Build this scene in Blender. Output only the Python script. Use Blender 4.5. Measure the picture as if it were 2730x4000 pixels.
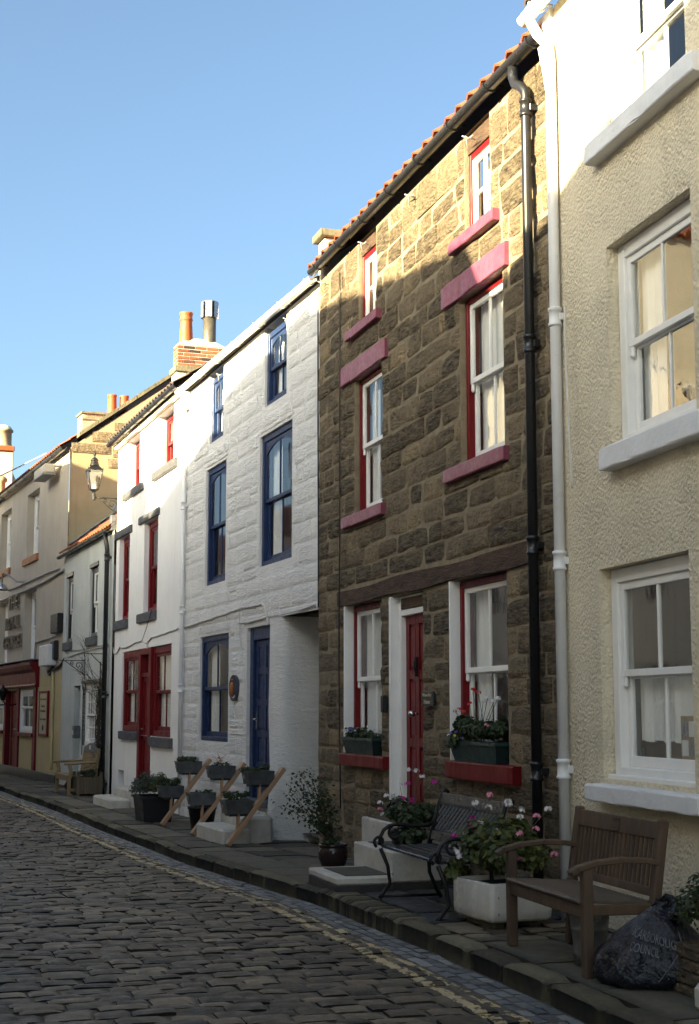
import bpy, math, random
from math import sin, cos, tan, pi, radians, degrees, atan2, hypot, sqrt, floor
from mathutils import Vector, Matrix, noise
random.seed(11)
R = random.random
def U(a, b): return a + (b - a) * R()
scn = bpy.context.scene
for o in list(bpy.data.objects): bpy.data.objects.remove(o, do_unlink=True)
COL = scn.collection

# ------------------------------------------------------------------ camera, sky, sun, exposure
F_PX, PITCH, CAMZ = 5750.0, radians(7.65), 1.6          # focal length in photo pixels (2730 x 4000)
cam = bpy.data.cameras.new('camera'); camo = bpy.data.objects.new('camera', cam); COL.objects.link(camo)
camo.location = (0, 0, CAMZ); camo.rotation_euler = (pi / 2 + PITCH, 0, 0)
cam.sensor_fit = 'VERTICAL'; cam.sensor_height = 36.0; cam.lens = 36.0 * F_PX / 4000.0
cam.clip_start = 0.05; cam.clip_end = 2000
scn.camera = camo
SUN_H = Vector((-0.75, -0.66)).normalized(); SUN_EL = radians(16)
world = bpy.data.worlds.new('World'); scn.world = world; world.use_nodes = True
wn = world.node_tree.nodes; wl = world.node_tree.links
sky = wn.new('ShaderNodeTexSky'); sky.sky_type = 'NISHITA'; sky.sun_disc = False
sky.sun_elevation = SUN_EL; sky.sun_rotation = atan2(SUN_H.x, SUN_H.y)
sky.altitude = 20; sky.air_density = 0.55; sky.dust_density = 4.0; sky.ozone_density = 4.0
wn['Background'].inputs['Strength'].default_value = 0.097
wl.new(sky.outputs[0], wn['Background'].inputs['Color'])
sun = bpy.data.lights.new('sun', 'SUN'); suno = bpy.data.objects.new('sun', sun); COL.objects.link(suno)
sun.energy = 5.0; sun.angle = radians(0.55); sun.color = (1.0, 0.92, 0.80)
SV = Vector((SUN_H.x * cos(SUN_EL), SUN_H.y * cos(SUN_EL), sin(SUN_EL)))
suno.rotation_euler = SV.to_track_quat('Z', 'Y').to_euler(); suno.location = (-20, -20, 20)
scn.view_settings.view_transform = 'Standard'; scn.view_settings.look = 'None'
scn.view_settings.exposure = 2.54; scn.view_settings.gamma = 1.0; scn.view_settings.use_curve_mapping = False
scn.view_settings.use_white_balance = True; scn.view_settings.white_balance_temperature = 9000; scn.view_settings.white_balance_tint = -3
scn.render.engine = 'CYCLES'

# ------------------------------------------------------------------ photo pixel -> direction (distance always comes from a wall or the ground)
CROP = dict(A=(0,1400,2.2657),B=(0,2200,2.2657),C=(500,1100,1.9825),D=(500,2200,1.9825),E=(1200,2200,1.9825),F=(1900,2200,1.9108),
 G=(1150,800,1.66),H=(1700,0,1.5398),I=(1900,1200,1.9108),J=(1100,2900,1.7622),K=(1800,3000,1.7054),L=(0,3000,1.3217),
 M=(1180,3150,2.6433),N=(1950,3150,2.0333),O=(2100,600,2.5175),Q=(680,3000,3.05))
def ray(c, x, y):
    o = CROP[c]; px = o[0] + x / o[2]; py = o[1] + y / o[2]
    a = (px - 1365) / F_PX; b = -(py - 2000) / F_PX
    return Vector((a, cos(PITCH) - b * sin(PITCH), sin(PITCH) + b * cos(PITCH)))
def project(p):
    d = Vector(p) - Vector((0, 0, CAMZ)); y = d.y * cos(PITCH) + d.z * sin(PITCH); z = -d.y * sin(PITCH) + d.z * cos(PITCH)
    if y < 0.1: return (-9999, -9999, y)
    return (1365 + F_PX * d.x / y, 2000 - F_PX * z / y, y)

# ------------------------------------------------------------------ materials
MATS = {}
def _nodes(name):
    m = bpy.data.materials.new(name); m.use_nodes = True; MATS[name] = m
    nt = m.node_tree; b = nt.nodes['Principled BSDF']
    return m, nt, nt.nodes, nt.links, b
def N(nt, t, **kw):
    n = nt.nodes.new(t)
    for k, v in kw.items(): setattr(n, k, v)
    return n
def coords(nt, scale=(1, 1, 1), rot=(0, 0, 0), out='Object'):
    tc = N(nt, 'ShaderNodeTexCoord'); mp = N(nt, 'ShaderNodeMapping')
    mp.inputs['Scale'].default_value = scale; mp.inputs['Rotation'].default_value = rot
    nt.links.new(tc.outputs[out], mp.inputs['Vector']); return mp.outputs['Vector']
def noise_tex(nt, vec, scale, detail=4, rough=0.55, dist=0.0):
    n = N(nt, 'ShaderNodeTexNoise'); n.inputs['Scale'].default_value = scale; n.inputs['Detail'].default_value = detail
    n.inputs['Roughness'].default_value = rough; n.inputs['Distortion'].default_value = dist
    nt.links.new(vec, n.inputs['Vector']); return n.outputs['Fac']
def ramp(nt, fac, stops):
    r = N(nt, 'ShaderNodeValToRGB'); e = r.color_ramp.elements
    while len(e) > 1: e.remove(e[-1])
    for i, (p, c) in enumerate(stops):
        el = e[0] if i == 0 else e.new(p)
        el.position = p; el.color = (c[0], c[1], c[2], 1) if hasattr(c, '__len__') else (c, c, c, 1)
    nt.links.new(fac, r.inputs['Fac']); return r.outputs['Color']
def mix(nt, fac, a, b, mode='MIX'):
    n = N(nt, 'ShaderNodeMix', data_type='RGBA', blend_type=mode)
    for s, v in ((0, fac), (6, a), (7, b)):
        if isinstance(v, (int, float)): n.inputs[s].default_value = v
        elif isinstance(v, tuple): n.inputs[s].default_value = (*v[:3], 1)
        else: nt.links.new(v, n.inputs[s])
    return n.outputs[2]
def math_(nt, op, a, b=0.0):
    n = N(nt, 'ShaderNodeMath', operation=op)
    for i, v in enumerate((a, b)):
        if isinstance(v, (int, float)): n.inputs[i].default_value = v
        else: nt.links.new(v, n.inputs[i])
    return n.outputs[0]
def bump(nt, b, h, strength, dist, prev=None):
    n = N(nt, 'ShaderNodeBump'); n.inputs['Strength'].default_value = strength; n.inputs['Distance'].default_value = dist
    nt.links.new(h, n.inputs['Height'])
    if prev: nt.links.new(prev, n.inputs['Normal'])
    nt.links.new(n.outputs[0], b.inputs['Normal']); return n.outputs[0]
def attr(nt, name):
    n = N(nt, 'ShaderNodeAttribute'); n.attribute_name = name; return n.outputs['Fac']
def simple(name, c1, c2=None, scale=6, rough=0.6, bs=0.0, bscale=40, metallic=0.0, spec=0.5, stretch=(1, 1, 1), rvar=0.1, spots=None, coat=0.0):
    """one procedural material: two-tone noise colour, varied roughness, fine bump"""
    m, nt, ns, lk, b = _nodes(name)
    c2 = c2 or tuple(x * 0.7 for x in c1)
    v = coords(nt, stretch)
    f = noise_tex(nt, v, scale, 6, 0.6, 0.3)
    col = ramp(nt, f, [(0.3, c2), (0.7, c1)])
    if spots:
        f3 = noise_tex(nt, v, spots[1], 8, 0.7); msk = ramp(nt, f3, [(spots[2], 0.0), (spots[2] + 0.06, 1.0)])
        col = mix(nt, msk, col, spots[0])
    lk.new(col, b.inputs['Base Color'])
    f2 = noise_tex(nt, v, scale * 3.1, 3)
    rr = ramp(nt, f2, [(0.3, max(0.02, rough - rvar)), (0.7, min(1, rough + rvar))]); lk.new(rr, b.inputs['Roughness'])
    b.inputs['Metallic'].default_value = metallic; b.inputs['Specular IOR Level'].default_value = spec
    if coat: b.inputs['Coat Weight'].default_value = coat
    if bs:
        h = noise_tex(nt, v, bscale, 5, 0.6); bump(nt, b, h, 1.0, bs)
    return m

def make_materials():
    # tooled sandstone, tone carried by each block
    m, nt, ns, lk, b = _nodes('sandstone')
    t = attr(nt, 'tone'); v = coords(nt)
    f = noise_tex(nt, v, 5, 8, 0.65, 0.4); f2 = noise_tex(nt, v, 38, 5, 0.7)
    s = math_(nt, 'ADD', math_(nt, 'MULTIPLY', t, 0.75), math_(nt, 'MULTIPLY', f, 0.42)); s = math_(nt, 'ADD', s, math_(nt, 'MULTIPLY', math_(nt, 'SUBTRACT', f2, 0.5), 0.5))
    col = ramp(nt, s, [(0.12, (0.030, 0.021, 0.015)), (0.34, (0.095, 0.066, 0.042)), (0.55, (0.19, 0.135, 0.086)), (0.78, (0.30, 0.22, 0.14)), (0.97, (0.43, 0.305, 0.175))])
    f4 = noise_tex(nt, v, 2.3, 6, 0.7); soot = ramp(nt, f4, [(0.47, 0.0), (0.68, 0.8)]); col = mix(nt, soot, col, (0.045, 0.036, 0.027))
    vr = coords(nt, (6, 6, 34), (0, radians(38), 0)); h1 = noise_tex(nt, vr, 1.0, 4, 0.65, 0.8)
    pit_shade = ramp(nt, noise_tex(nt, v, 30, 5, 0.8), [(0.36, 1.0), (0.46, 0.0)]); col = mix(nt, math_(nt, 'MULTIPLY', pit_shade, 0.85), col, (0.02, 0.015, 0.01))  # pits painted dark, as shade the bump alone does not show
    ridge_light = ramp(nt, h1, [(0.35, 0.0), (0.62, 1.0)]); col = mix(nt, math_(nt, 'MULTIPLY', ridge_light, 0.55), col, (0.36, 0.28, 0.185))  # tooling ridges painted lighter, standing in for light on the relief
    lk.new(col, b.inputs['Base Color']); b.inputs['Roughness'].default_value = 0.92; b.inputs['Specular IOR Level'].default_value = 0.25
    h = math_(nt, 'ADD', math_(nt, 'MULTIPLY', h1, 0.6), math_(nt, 'ADD', math_(nt, 'MULTIPLY', f2, 0.6), math_(nt, 'MULTIPLY', noise_tex(nt, v, 14, 4), 0.9)))
    bump(nt, b, h, 1.0, 0.1)
    simple('mortar', (0.30, 0.24, 0.165), (0.19, 0.15, 0.10), 7, 0.95, 0.012, 55, spec=0.2)
    simple('brown_beam', (0.13, 0.078, 0.052), (0.045, 0.027, 0.02), 14, 0.9, 0.03, 34, stretch=(0.3, 1, 2.0), spec=0.3)
    # painted blocks
    m, nt, ns, lk, b = _nodes('white_painted_stone')
    v = coords(nt); f = noise_tex(nt, v, 1.6, 6, 0.65); f2 = noise_tex(nt, v, 30, 6, 0.7)
    col = ramp(nt, f, [(0.3, (0.77, 0.745, 0.72)), (0.65, (0.88, 0.86, 0.835))])
    d = ramp(nt, noise_tex(nt, v, 8, 8, 0.8), [(0.62, 0.0), (0.76, 0.5)]); col = mix(nt, d, col, (0.36, 0.32, 0.27)); lk.new(col, b.inputs['Base Color'])
    b.inputs['Roughness'].default_value = 0.75; b.inputs['Specular IOR Level'].default_value = 0.3
    vr = coords(nt, (6, 6, 30), (0, radians(35), 0)); h1 = noise_tex(nt, vr, 1.0, 3, 0.6, 0.8)
    bump(nt, b, math_(nt, 'ADD', math_(nt, 'MULTIPLY', h1, 0.8), math_(nt, 'MULTIPLY', noise_tex(nt, v, 24, 5, 0.75), 1.0)), 1.0, 0.036)
    # smooth white render with streaks
    def render_mat(name, ca, cb, stain, bscale, bd, vor=False, streak=0.5, gscale=1.2):
        m, nt, ns, lk, b = _nodes(name); v = coords(nt)
        col = ramp(nt, noise_tex(nt, v, gscale, 7, 0.65), [(0.3, cb), (0.7, ca)])
        vs = coords(nt, (7, 7, 0.45)); st = ramp(nt, noise_tex(nt, vs, 1.0, 6, 0.7), [(0.55, 0.0), (0.8, streak)])
        col = mix(nt, st, col, stain)
        sp = ramp(nt, noise_tex(nt, v, 23, 6, 0.75), [(0.68, 0.0), (0.8, streak)]); col = mix(nt, sp, col, stain)
        lk.new(col, b.inputs['Base Color']); b.inputs['Roughness'].default_value = 0.85; b.inputs['Specular IOR Level'].default_value = 0.25
        h = noise_tex(nt, v, bscale, 5, 0.62, 0.5)
        if vor:
            vo = N(nt, 'ShaderNodeTexVoronoi'); vo.inputs['Scale'].default_value = bscale * 1.1; nt.links.new(v, vo.inputs['Vector'])
            h = math_(nt, 'ADD', math_(nt, 'MULTIPLY', h, 1.1), math_(nt, 'MULTIPLY', vo.outputs['Distance'], -0.7))
        pm = ramp(nt, noise_tex(nt, v, 1.9, 5, 0.6), [(0.35, 0.35), (0.62, 1.0)])
        bump(nt, b, math_(nt, 'MULTIPLY', h, pm), 1.0, bd)
    render_mat('white_render', (0.85, 0.835, 0.82), (0.76, 0.745, 0.735), (0.36, 0.33, 0.31), 26, 0.004, streak=0.45)
    render_mat('cream_roughcast', (0.78, 0.68, 0.515), (0.68, 0.585, 0.435), (0.36, 0.30, 0.19), 36, 0.026, True, 0.42)
    render_mat('cottage_roughcast', (0.60, 0.62, 0.60), (0.48, 0.50, 0.48), (0.25, 0.26, 0.25), 30, 0.02, True, 0.5)
    render_mat('pub_render', (0.52, 0.45, 0.37), (0.43, 0.37, 0.30), (0.20, 0.16, 0.12), 22, 0.006, streak=0.4)
    render_mat('pub_yellow', (0.56, 0.46, 0.27), (0.48, 0.39, 0.22), (0.24, 0.19, 0.11), 22, 0.006, streak=0.3)
    render_mat('gable_render', (0.42, 0.33, 0.20), (0.33, 0.255, 0.15), (0.2, 0.15, 0.09), 16, 0.008, streak=0.4)
    render_mat('chimney_render', (0.62, 0.57, 0.47), (0.48, 0.44, 0.36), (0.25, 0.22, 0.17), 18, 0.012, streak=0.5)
    render_mat('grey_render', (0.40, 0.38, 0.35), (0.32, 0.30, 0.28), (0.2, 0.19, 0.17), 18, 0.008)
    simple('red_paint', (0.17, 0.006, 0.010), (0.125, 0.0045, 0.0075), 5, 0.42, 0.0015, 25, spec=0.22, stretch=(1, 1, 0.3), spots=((0.16, 0.05, 0.05), 40, 0.72))
    simple('faded_red_sky_tint', (0.29, 0.072, 0.115), (0.19, 0.04, 0.07), 6, 0.42, 0.004, 30, spots=((0.15, 0.02, 0.035), 22, 0.62))  # faded red with the mauve of sky-lit shade mixed into the colour
    simple('blue_paint', (0.016, 0.036, 0.10), (0.012, 0.027, 0.078), 5, 0.4, 0.0012, 25, spec=0.22, spots=((0.07, 0.08, 0.11), 45, 0.73))
    simple('white_paint', (0.84, 0.82, 0.79), (0.76, 0.745, 0.72), 5, 0.4, 0.001, 30, spots=((0.45, 0.42, 0.38), 35, 0.72))
    simple('white_sill_paint', (0.76, 0.76, 0.77), (0.66, 0.66, 0.67), 3, 0.5, 0.006, 18, spots=((0.4, 0.38, 0.36), 28, 0.7))
    simple('black_paint', (0.012, 0.012, 0.014), (0.016, 0.016, 0.018), 8, 0.3, rvar=0.03)
    simple('black_cast_iron', (0.007, 0.007, 0.008), (0.012, 0.011, 0.011), 12, 0.45, 0.002, 60, spec=0.3)
    simple('satin_grey_iron', (0.014, 0.015, 0.018), (0.010, 0.011, 0.013), 8, 0.32, 0.0012, 50)
    simple('lattice_skylit', (0.15, 0.155, 0.17), (0.095, 0.10, 0.11), 8, 0.35, 0.001, 50)  # black iron strips greyed: the sky light they catch is painted in
    simple('slate', (0.10, 0.10, 0.11), (0.055, 0.055, 0.06), 7, 0.7, 0.01, 22, stretch=(0.5, 1, 2), spots=((0.3, 0.29, 0.27), 14, 0.66))
    simple('pantile', (0.26, 0.08, 0.036), (0.16, 0.05, 0.025), 6, 0.7, 0.004, 40, spots=((0.10, 0.09, 0.05), 9, 0.64))
    simple('dark_tile', (0.10, 0.07, 0.055), (0.06, 0.045, 0.04), 6, 0.8, 0.004, 40)
    simple('terracotta', (0.36, 0.085, 0.025), (0.29, 0.065, 0.02), 4, 0.6, 0.002, 40)
    simple('sill_ochre', (0.42, 0.16, 0.05), (0.30, 0.10, 0.035), 5, 0.6, 0.004, 30)
    # chimney brick by tone
    m, nt, ns, lk, b = _nodes('brick'); t = attr(nt, 'tone'); v = coords(nt); f = noise_tex(nt, v, 18, 6, 0.7)
    s = math_(nt, 'ADD', t, math_(nt, 'MULTIPLY', math_(nt, 'SUBTRACT', f, 0.5), 0.8))
    lk.new(ramp(nt, s, [(0.1, (0.03, 0.02, 0.018)), (0.4, (0.19, 0.058, 0.028)), (0.9, (0.30, 0.10, 0.045))]), b.inputs['Base Color']); b.inputs['Roughness'].default_value = 0.85; bump(nt, b, f, 1.0, 0.008)
    m, nt, ns, lk, b = _nodes('yellow_brick'); t = attr(nt, 'tone'); v = coords(nt); f = noise_tex(nt, v, 16, 6, 0.7)
    s = math_(nt, 'ADD', t, math_(nt, 'MULTIPLY', math_(nt, 'SUBTRACT', f, 0.5), 0.8))
    lk.new(ramp(nt, s, [(0.1, (0.08, 0.065, 0.045)), (0.5, (0.26, 0.20, 0.12)), (0.9, (0.40, 0.32, 0.19))]), b.inputs['Base Color']); b.inputs['Roughness'].default_value = 0.85; bump(nt, b, f, 1.0, 0.008)
    simple('coping_stone', (0.20, 0.17, 0.11), (0.10, 0.09, 0.055), 5, 0.9, 0.012, 22)
    simple('pot_buff', (0.36, 0.30, 0.20), (0.22, 0.18, 0.12), 8, 0.75, 0.004, 40)
    simple('steel_flue', (0.20, 0.17, 0.13), (0.13, 0.11, 0.085), 10, 0.35, 0.001, 40, metallic=0.6)
    simple('steel_bright', (0.36, 0.36, 0.37), (0.26, 0.26, 0.27), 10, 0.3, 0.0008, 40, metallic=0.7)
    simple('white_plastic', (0.74, 0.74, 0.75), (0.64, 0.64, 0.65), 3, 0.35, 0.001, 20, spots=((0.42, 0.40, 0.36), 18, 0.74))
    simple('grey_cable', (0.36, 0.34, 0.31), (0.25, 0.23, 0.21), 8, 0.6)
    simple('white_cable', (0.66, 0.64, 0.60), (0.5, 0.48, 0.45), 8, 0.6)
    simple('teak', (0.115, 0.070, 0.044), (0.05, 0.032, 0.022), 5, 0.62, spec=0.3, bs=0.004, bscale=30, stretch=(1, 1, 0.25), spots=((0.05, 0.03, 0.02), 16, 0.66))
    simple('teak_grey', (0.115, 0.085, 0.06), (0.07, 0.05, 0.036), 5, 0.65, 0.004, 30, stretch=(0.3, 1, 1))
    simple('pale_wood', (0.30, 0.205, 0.105), (0.22, 0.15, 0.078), 5, 0.65, 0.004, 30, stretch=(1, 1, 0.3))
    simple('raw_timber', (0.44, 0.26, 0.15), (0.33, 0.19, 0.11), 4, 0.6, 0.003, 26, stretch=(1, 1, 0.25))
    simple('planter_wood', (0.14, 0.105, 0.065), (0.08, 0.06, 0.04), 6, 0.75, 0.006, 26, stretch=(1, 1, 0.2))
    simple('galvanised', (0.16, 0.17, 0.18), (0.095, 0.10, 0.105), 9, 0.42, 0.002, 30, metallic=0.55)
    simple('bucket_zinc', (0.30, 0.30, 0.29), (0.19, 0.19, 0.185), 9, 0.4, 0.002, 30, metallic=0.6)
    simple('ceramic_white', (0.58, 0.56, 0.51), (0.46, 0.44, 0.40), 4, 0.25, 0.001, 20, spots=((0.16, 0.13, 0.09), 13, 0.68))
    simple('glazed_brown', (0.022, 0.012, 0.012), (0.035, 0.018, 0.016), 5, 0.12, 0.001, 20)
    simple('green_plastic', (0.012, 0.040, 0.038), (0.010, 0.032, 0.03), 4, 0.35, 0.001, 30)
    simple('black_plastic', (0.010, 0.010, 0.012), (0.014, 0.014, 0.016), 4, 0.45, 0.001, 30)
    simple('bin_bag', (0.008, 0.010, 0.018), (0.005, 0.006, 0.011), 6, 0.34, 0.06, 8)
    simple('bag_print', (0.17, 0.175, 0.20), (0.05, 0.05, 0.06), 22, 0.6)
    simple('whitewashed_step', (0.60, 0.57, 0.51), (0.44, 0.41, 0.36), 6, 0.85, 0.008, 22, spots=((0.12, 0.10, 0.07), 9, 0.63))
    simple('step_tread', (0.075, 0.068, 0.055), (0.05, 0.045, 0.037), 8, 0.9, 0.006, 30)
    simple('step_black', (0.025, 0.025, 0.025), (0.05, 0.045, 0.04), 9, 0.8, 0.006, 22, spots=((0.3, 0.28, 0.24), 15, 0.7))
    simple('soil', (0.03, 0.022, 0.015), (0.018, 0.013, 0.009), 20, 0.95, 0.02, 40)
    simple('brass', (0.30, 0.22, 0.10), (0.2, 0.14, 0.06), 10, 0.35, metallic=0.8)
    simple('chrome', (0.6, 0.6, 0.6), (0.5, 0.5, 0.5), 10, 0.15, metallic=1.0)
    simple('plaque_blue', (0.035, 0.045, 0.075), (0.02, 0.025, 0.04), 20, 0.5, 0.006, 40)
    simple('sign_slate', (0.02, 0.022, 0.024), (0.03, 0.032, 0.034), 10, 0.5, 0.002, 40)
    simple('letter_bronze', (0.20, 0.165, 0.12), (0.12, 0.095, 0.07), 10, 0.45, metallic=0.3)
    simple('sign_cream', (0.50, 0.42, 0.27), (0.44, 0.37, 0.24), 5, 0.6)
    simple('ink_dark', (0.03, 0.025, 0.02), (0.02, 0.018, 0.015), 10, 0.7)
    simple('lead', (0.30, 0.31, 0.33), (0.22, 0.23, 0.245), 5, 0.55, 0.006, 16)
    simple('interior_dark', (0.10, 0.09, 0.08), (0.07, 0.062, 0.055), 3, 0.9)
    simple('curtain', (0.86, 0.84, 0.80), (0.78, 0.76, 0.72), 6, 0.9)
    simple('moss', (0.14, 0.12, 0.05), (0.07, 0.07, 0.03), 30, 0.95, 0.01, 60)
    simple('twig', (0.055, 0.04, 0.028), (0.035, 0.026, 0.018), 20, 0.9)
    simple('stem_green', (0.07, 0.09, 0.035), (0.05, 0.06, 0.025), 20, 0.8)
    simple('cork', (0.40, 0.29, 0.17), (0.3, 0.21, 0.12), 30, 0.9); simple('photo_dark', (0.08, 0.09, 0.11), (0.35, 0.34, 0.33), 14, 0.5); simple('paper', (0.75, 0.74, 0.72), (0.66, 0.65, 0.63), 9, 0.7)
    simple('coir', (0.17, 0.125, 0.07), (0.06, 0.045, 0.026), 60, 0.95, 0.02, 90, stretch=(3, 1, 1))
    simple('red_tile_far', (0.30, 0.09, 0.045), (0.2, 0.06, 0.03), 6, 0.8)
    simple('earth', (0.06, 0.055, 0.045), (0.045, 0.04, 0.033), 0.4, 0.95)
    def leafm(name, ca, cb, cc):
        m, nt, ns, lk, b = _nodes(name); t = attr(nt, 'tone'); lk.new(ramp(nt, t, [(0.0, ca), (0.6, cb), (1.0, cc)]), b.inputs['Base Color'])
        b.inputs['Roughness'].default_value = 0.5; b.inputs['Specular IOR Level'].default_value = 0.4
        tr = N(nt, 'ShaderNodeBsdfTranslucent'); lk.new(ramp(nt, t, [(0.0, cb), (1.0, cc)]), tr.inputs['Color']); ms = N(nt, 'ShaderNodeMixShader'); ms.inputs[0].default_value = 0.25
        lk.new(b.outputs[0], ms.inputs[1]); lk.new(tr.outputs[0], ms.inputs[2]); lk.new(ms.outputs[0], ns['Material Output'].inputs[0])
    leafm('leaf_geranium', (0.035, 0.05, 0.014), (0.075, 0.095, 0.026), (0.20, 0.19, 0.04))
    leafm('leaf_dark', (0.018, 0.032, 0.012), (0.035, 0.055, 0.02), (0.07, 0.095, 0.03))
    leafm('leaf_shrub', (0.02, 0.04, 0.016), (0.04, 0.065, 0.024), (0.075, 0.10, 0.035))
    leafm('leaf_grey', (0.03, 0.042, 0.03), (0.055, 0.07, 0.05), (0.10, 0.115, 0.07))
    for nm, c in dict(white=(0.78, 0.74, 0.74), magenta=(0.55, 0.02, 0.30), pink=(0.72, 0.25, 0.36), red=(0.55, 0.03, 0.025), orange=(0.75, 0.14, 0.02), violet=(0.20, 0.17, 0.5), yellow=(0.7, 0.5, 0.06)).items():
        simple('petal_' + nm, c, tuple(x * 0.82 for x in c), 30, 0.6)
    # glass: clear with fresnel reflection, slightly wavy old panes
    m, nt, ns, lk, b = _nodes('window_glass'); ns.remove(b)
    tr = N(nt, 'ShaderNodeBsdfTransparent'); tr.inputs[0].default_value = (0.965, 0.975, 0.975, 1); gl = N(nt, 'ShaderNodeBsdfGlossy'); gl.inputs['Roughness'].default_value = 0.012
    fr = N(nt, 'ShaderNodeFresnel'); fr.inputs[0].default_value = 2.0; ms = N(nt, 'ShaderNodeMixShader')
    bp = N(nt, 'ShaderNodeBump'); bp.inputs['Distance'].default_value = 0.01; bp.inputs['Strength'].default_value = 0.08
    lk.new(noise_tex(nt, coords(nt, (1, 1, 0.5)), 7, 2, 0.5, 0.6), bp.inputs['Height']); lk.new(bp.outputs[0], gl.inputs['Normal'])
    geo = N(nt, 'ShaderNodeNewGeometry'); front = math_(nt, 'SUBTRACT', 1.0, geo.outputs['Backfacing']); lk.new(math_(nt, 'MULTIPLY', fr.outputs[0], front), ms.inputs[0]); lk.new(tr.outputs[0], ms.inputs[1]); lk.new(gl.outputs[0], ms.inputs[2]); lk.new(ms.outputs[0], ns['Material Output'].inputs[0])
    # street stone with painted yellow lines where 'lat' says so
    def street(name, stops, rough, bd, paint=True, thr=0.5):
        m, nt, ns, lk, b = _nodes(name); t = attr(nt, 'tone'); la = attr(nt, 'lat'); v = coords(nt)
        f = noise_tex(nt, v, 16, 7, 0.7); s = math_(nt, 'ADD', t, math_(nt, 'MULTIPLY', math_(nt, 'SUBTRACT', f, 0.5), 0.55))
        col = ramp(nt, s, stops)
        fine = noise_tex(nt, v, 75, 4, 0.7)
        rr = ramp(nt, noise_tex(nt, v, 9, 5, 0.6), [(0.35, rough - 0.12), (0.65, rough + 0.14)])
        if paint:
            def band(c, w):
                d = math_(nt, 'ABSOLUTE', math_(nt, 'SUBTRACT', math_(nt, 'ADD', la, math_(nt, 'MULTIPLY', math_(nt, 'SUBTRACT', noise_tex(nt, v, 22, 3), 0.5), 0.02)), c)); return math_(nt, 'LESS_THAN', d, w)
            k = math_(nt, 'MAXIMUM', band(0.31, 0.036), band(0.45, 0.036))
            wear = math_(nt, 'GREATER_THAN', noise_tex(nt, v, 13, 7, 0.7), thr); k = math_(nt, 'MULTIPLY', k, wear)
            col = mix(nt, math_(nt, 'MULTIPLY', k, 0.9), col, (0.50, 0.40, 0.23))
        lk.new(col, b.inputs['Base Color']); lk.new(rr, b.inputs['Roughness']); b.inputs['Specular IOR Level'].default_value = 0.4
        bump(nt, b, math_(nt, 'ADD', math_(nt, 'MULTIPLY', f, 0.8), math_(nt, 'MULTIPLY', fine, 0.4)), 1.0, bd)
    street('cobble_stone', [(0.05, (0.024, 0.019, 0.014)), (0.45, (0.076, 0.060, 0.043)), (0.95, (0.185, 0.148, 0.10))], 0.56, 0.012, True, 0.46)
    street('road_joint', [(0.1, (0.05, 0.042, 0.034)), (0.9, (0.115, 0.10, 0.08))], 0.85, 0.012, True, 0.54)
    street('blue_sett', [(0.05, (0.06, 0.07, 0.085)), (0.5, (0.13, 0.145, 0.16)), (0.95, (0.24, 0.25, 0.25))], 0.58, 0.008, False)
    street('flagstone', [(0.05, (0.05, 0.045, 0.034)), (0.5, (0.095, 0.085, 0.062)), (0.95, (0.15, 0.13, 0.095))], 0.7, 0.008, False)
    street('kerbstone', [(0.05, (0.045, 0.038, 0.024)), (0.5, (0.085, 0.072, 0.045)), (0.95, (0.16, 0.14, 0.09))], 0.8, 0.018, False)
    # chequered stable paver: grooves are fine relief
    m, nt, ns, lk, b = _nodes('grooved_paver'); v = coords(nt, (9, 9, 9), (0, 0, radians(62))); ck = N(nt, 'ShaderNodeTexBrick'); nt.links.new(v, ck.inputs['Vector'])
    ck.inputs['Color1'].default_value = (1, 1, 1, 1); ck.inputs['Color2'].default_value = (1, 1, 1, 1); ck.inputs['Mortar'].default_value = (0, 0, 0, 1); ck.inputs['Scale'].default_value = 1.0; ck.inputs['Mortar Size'].default_value = 0.05; ck.inputs['Brick Width'].default_value = 0.9; ck.inputs['Row Height'].default_value = 0.45
    col = mix(nt, ck.outputs['Color'], (0.03, 0.03, 0.03), ramp(nt, noise_tex(nt, coords(nt), 8, 6), [(0.3, (0.055, 0.055, 0.058)), (0.7, (0.10, 0.10, 0.105))])); lk.new(col, b.inputs['Base Color']); b.inputs['Roughness'].default_value = 0.55
    bump(nt, b, ck.outputs['Color'], 1.0, 0.01)
make_materials()

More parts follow.
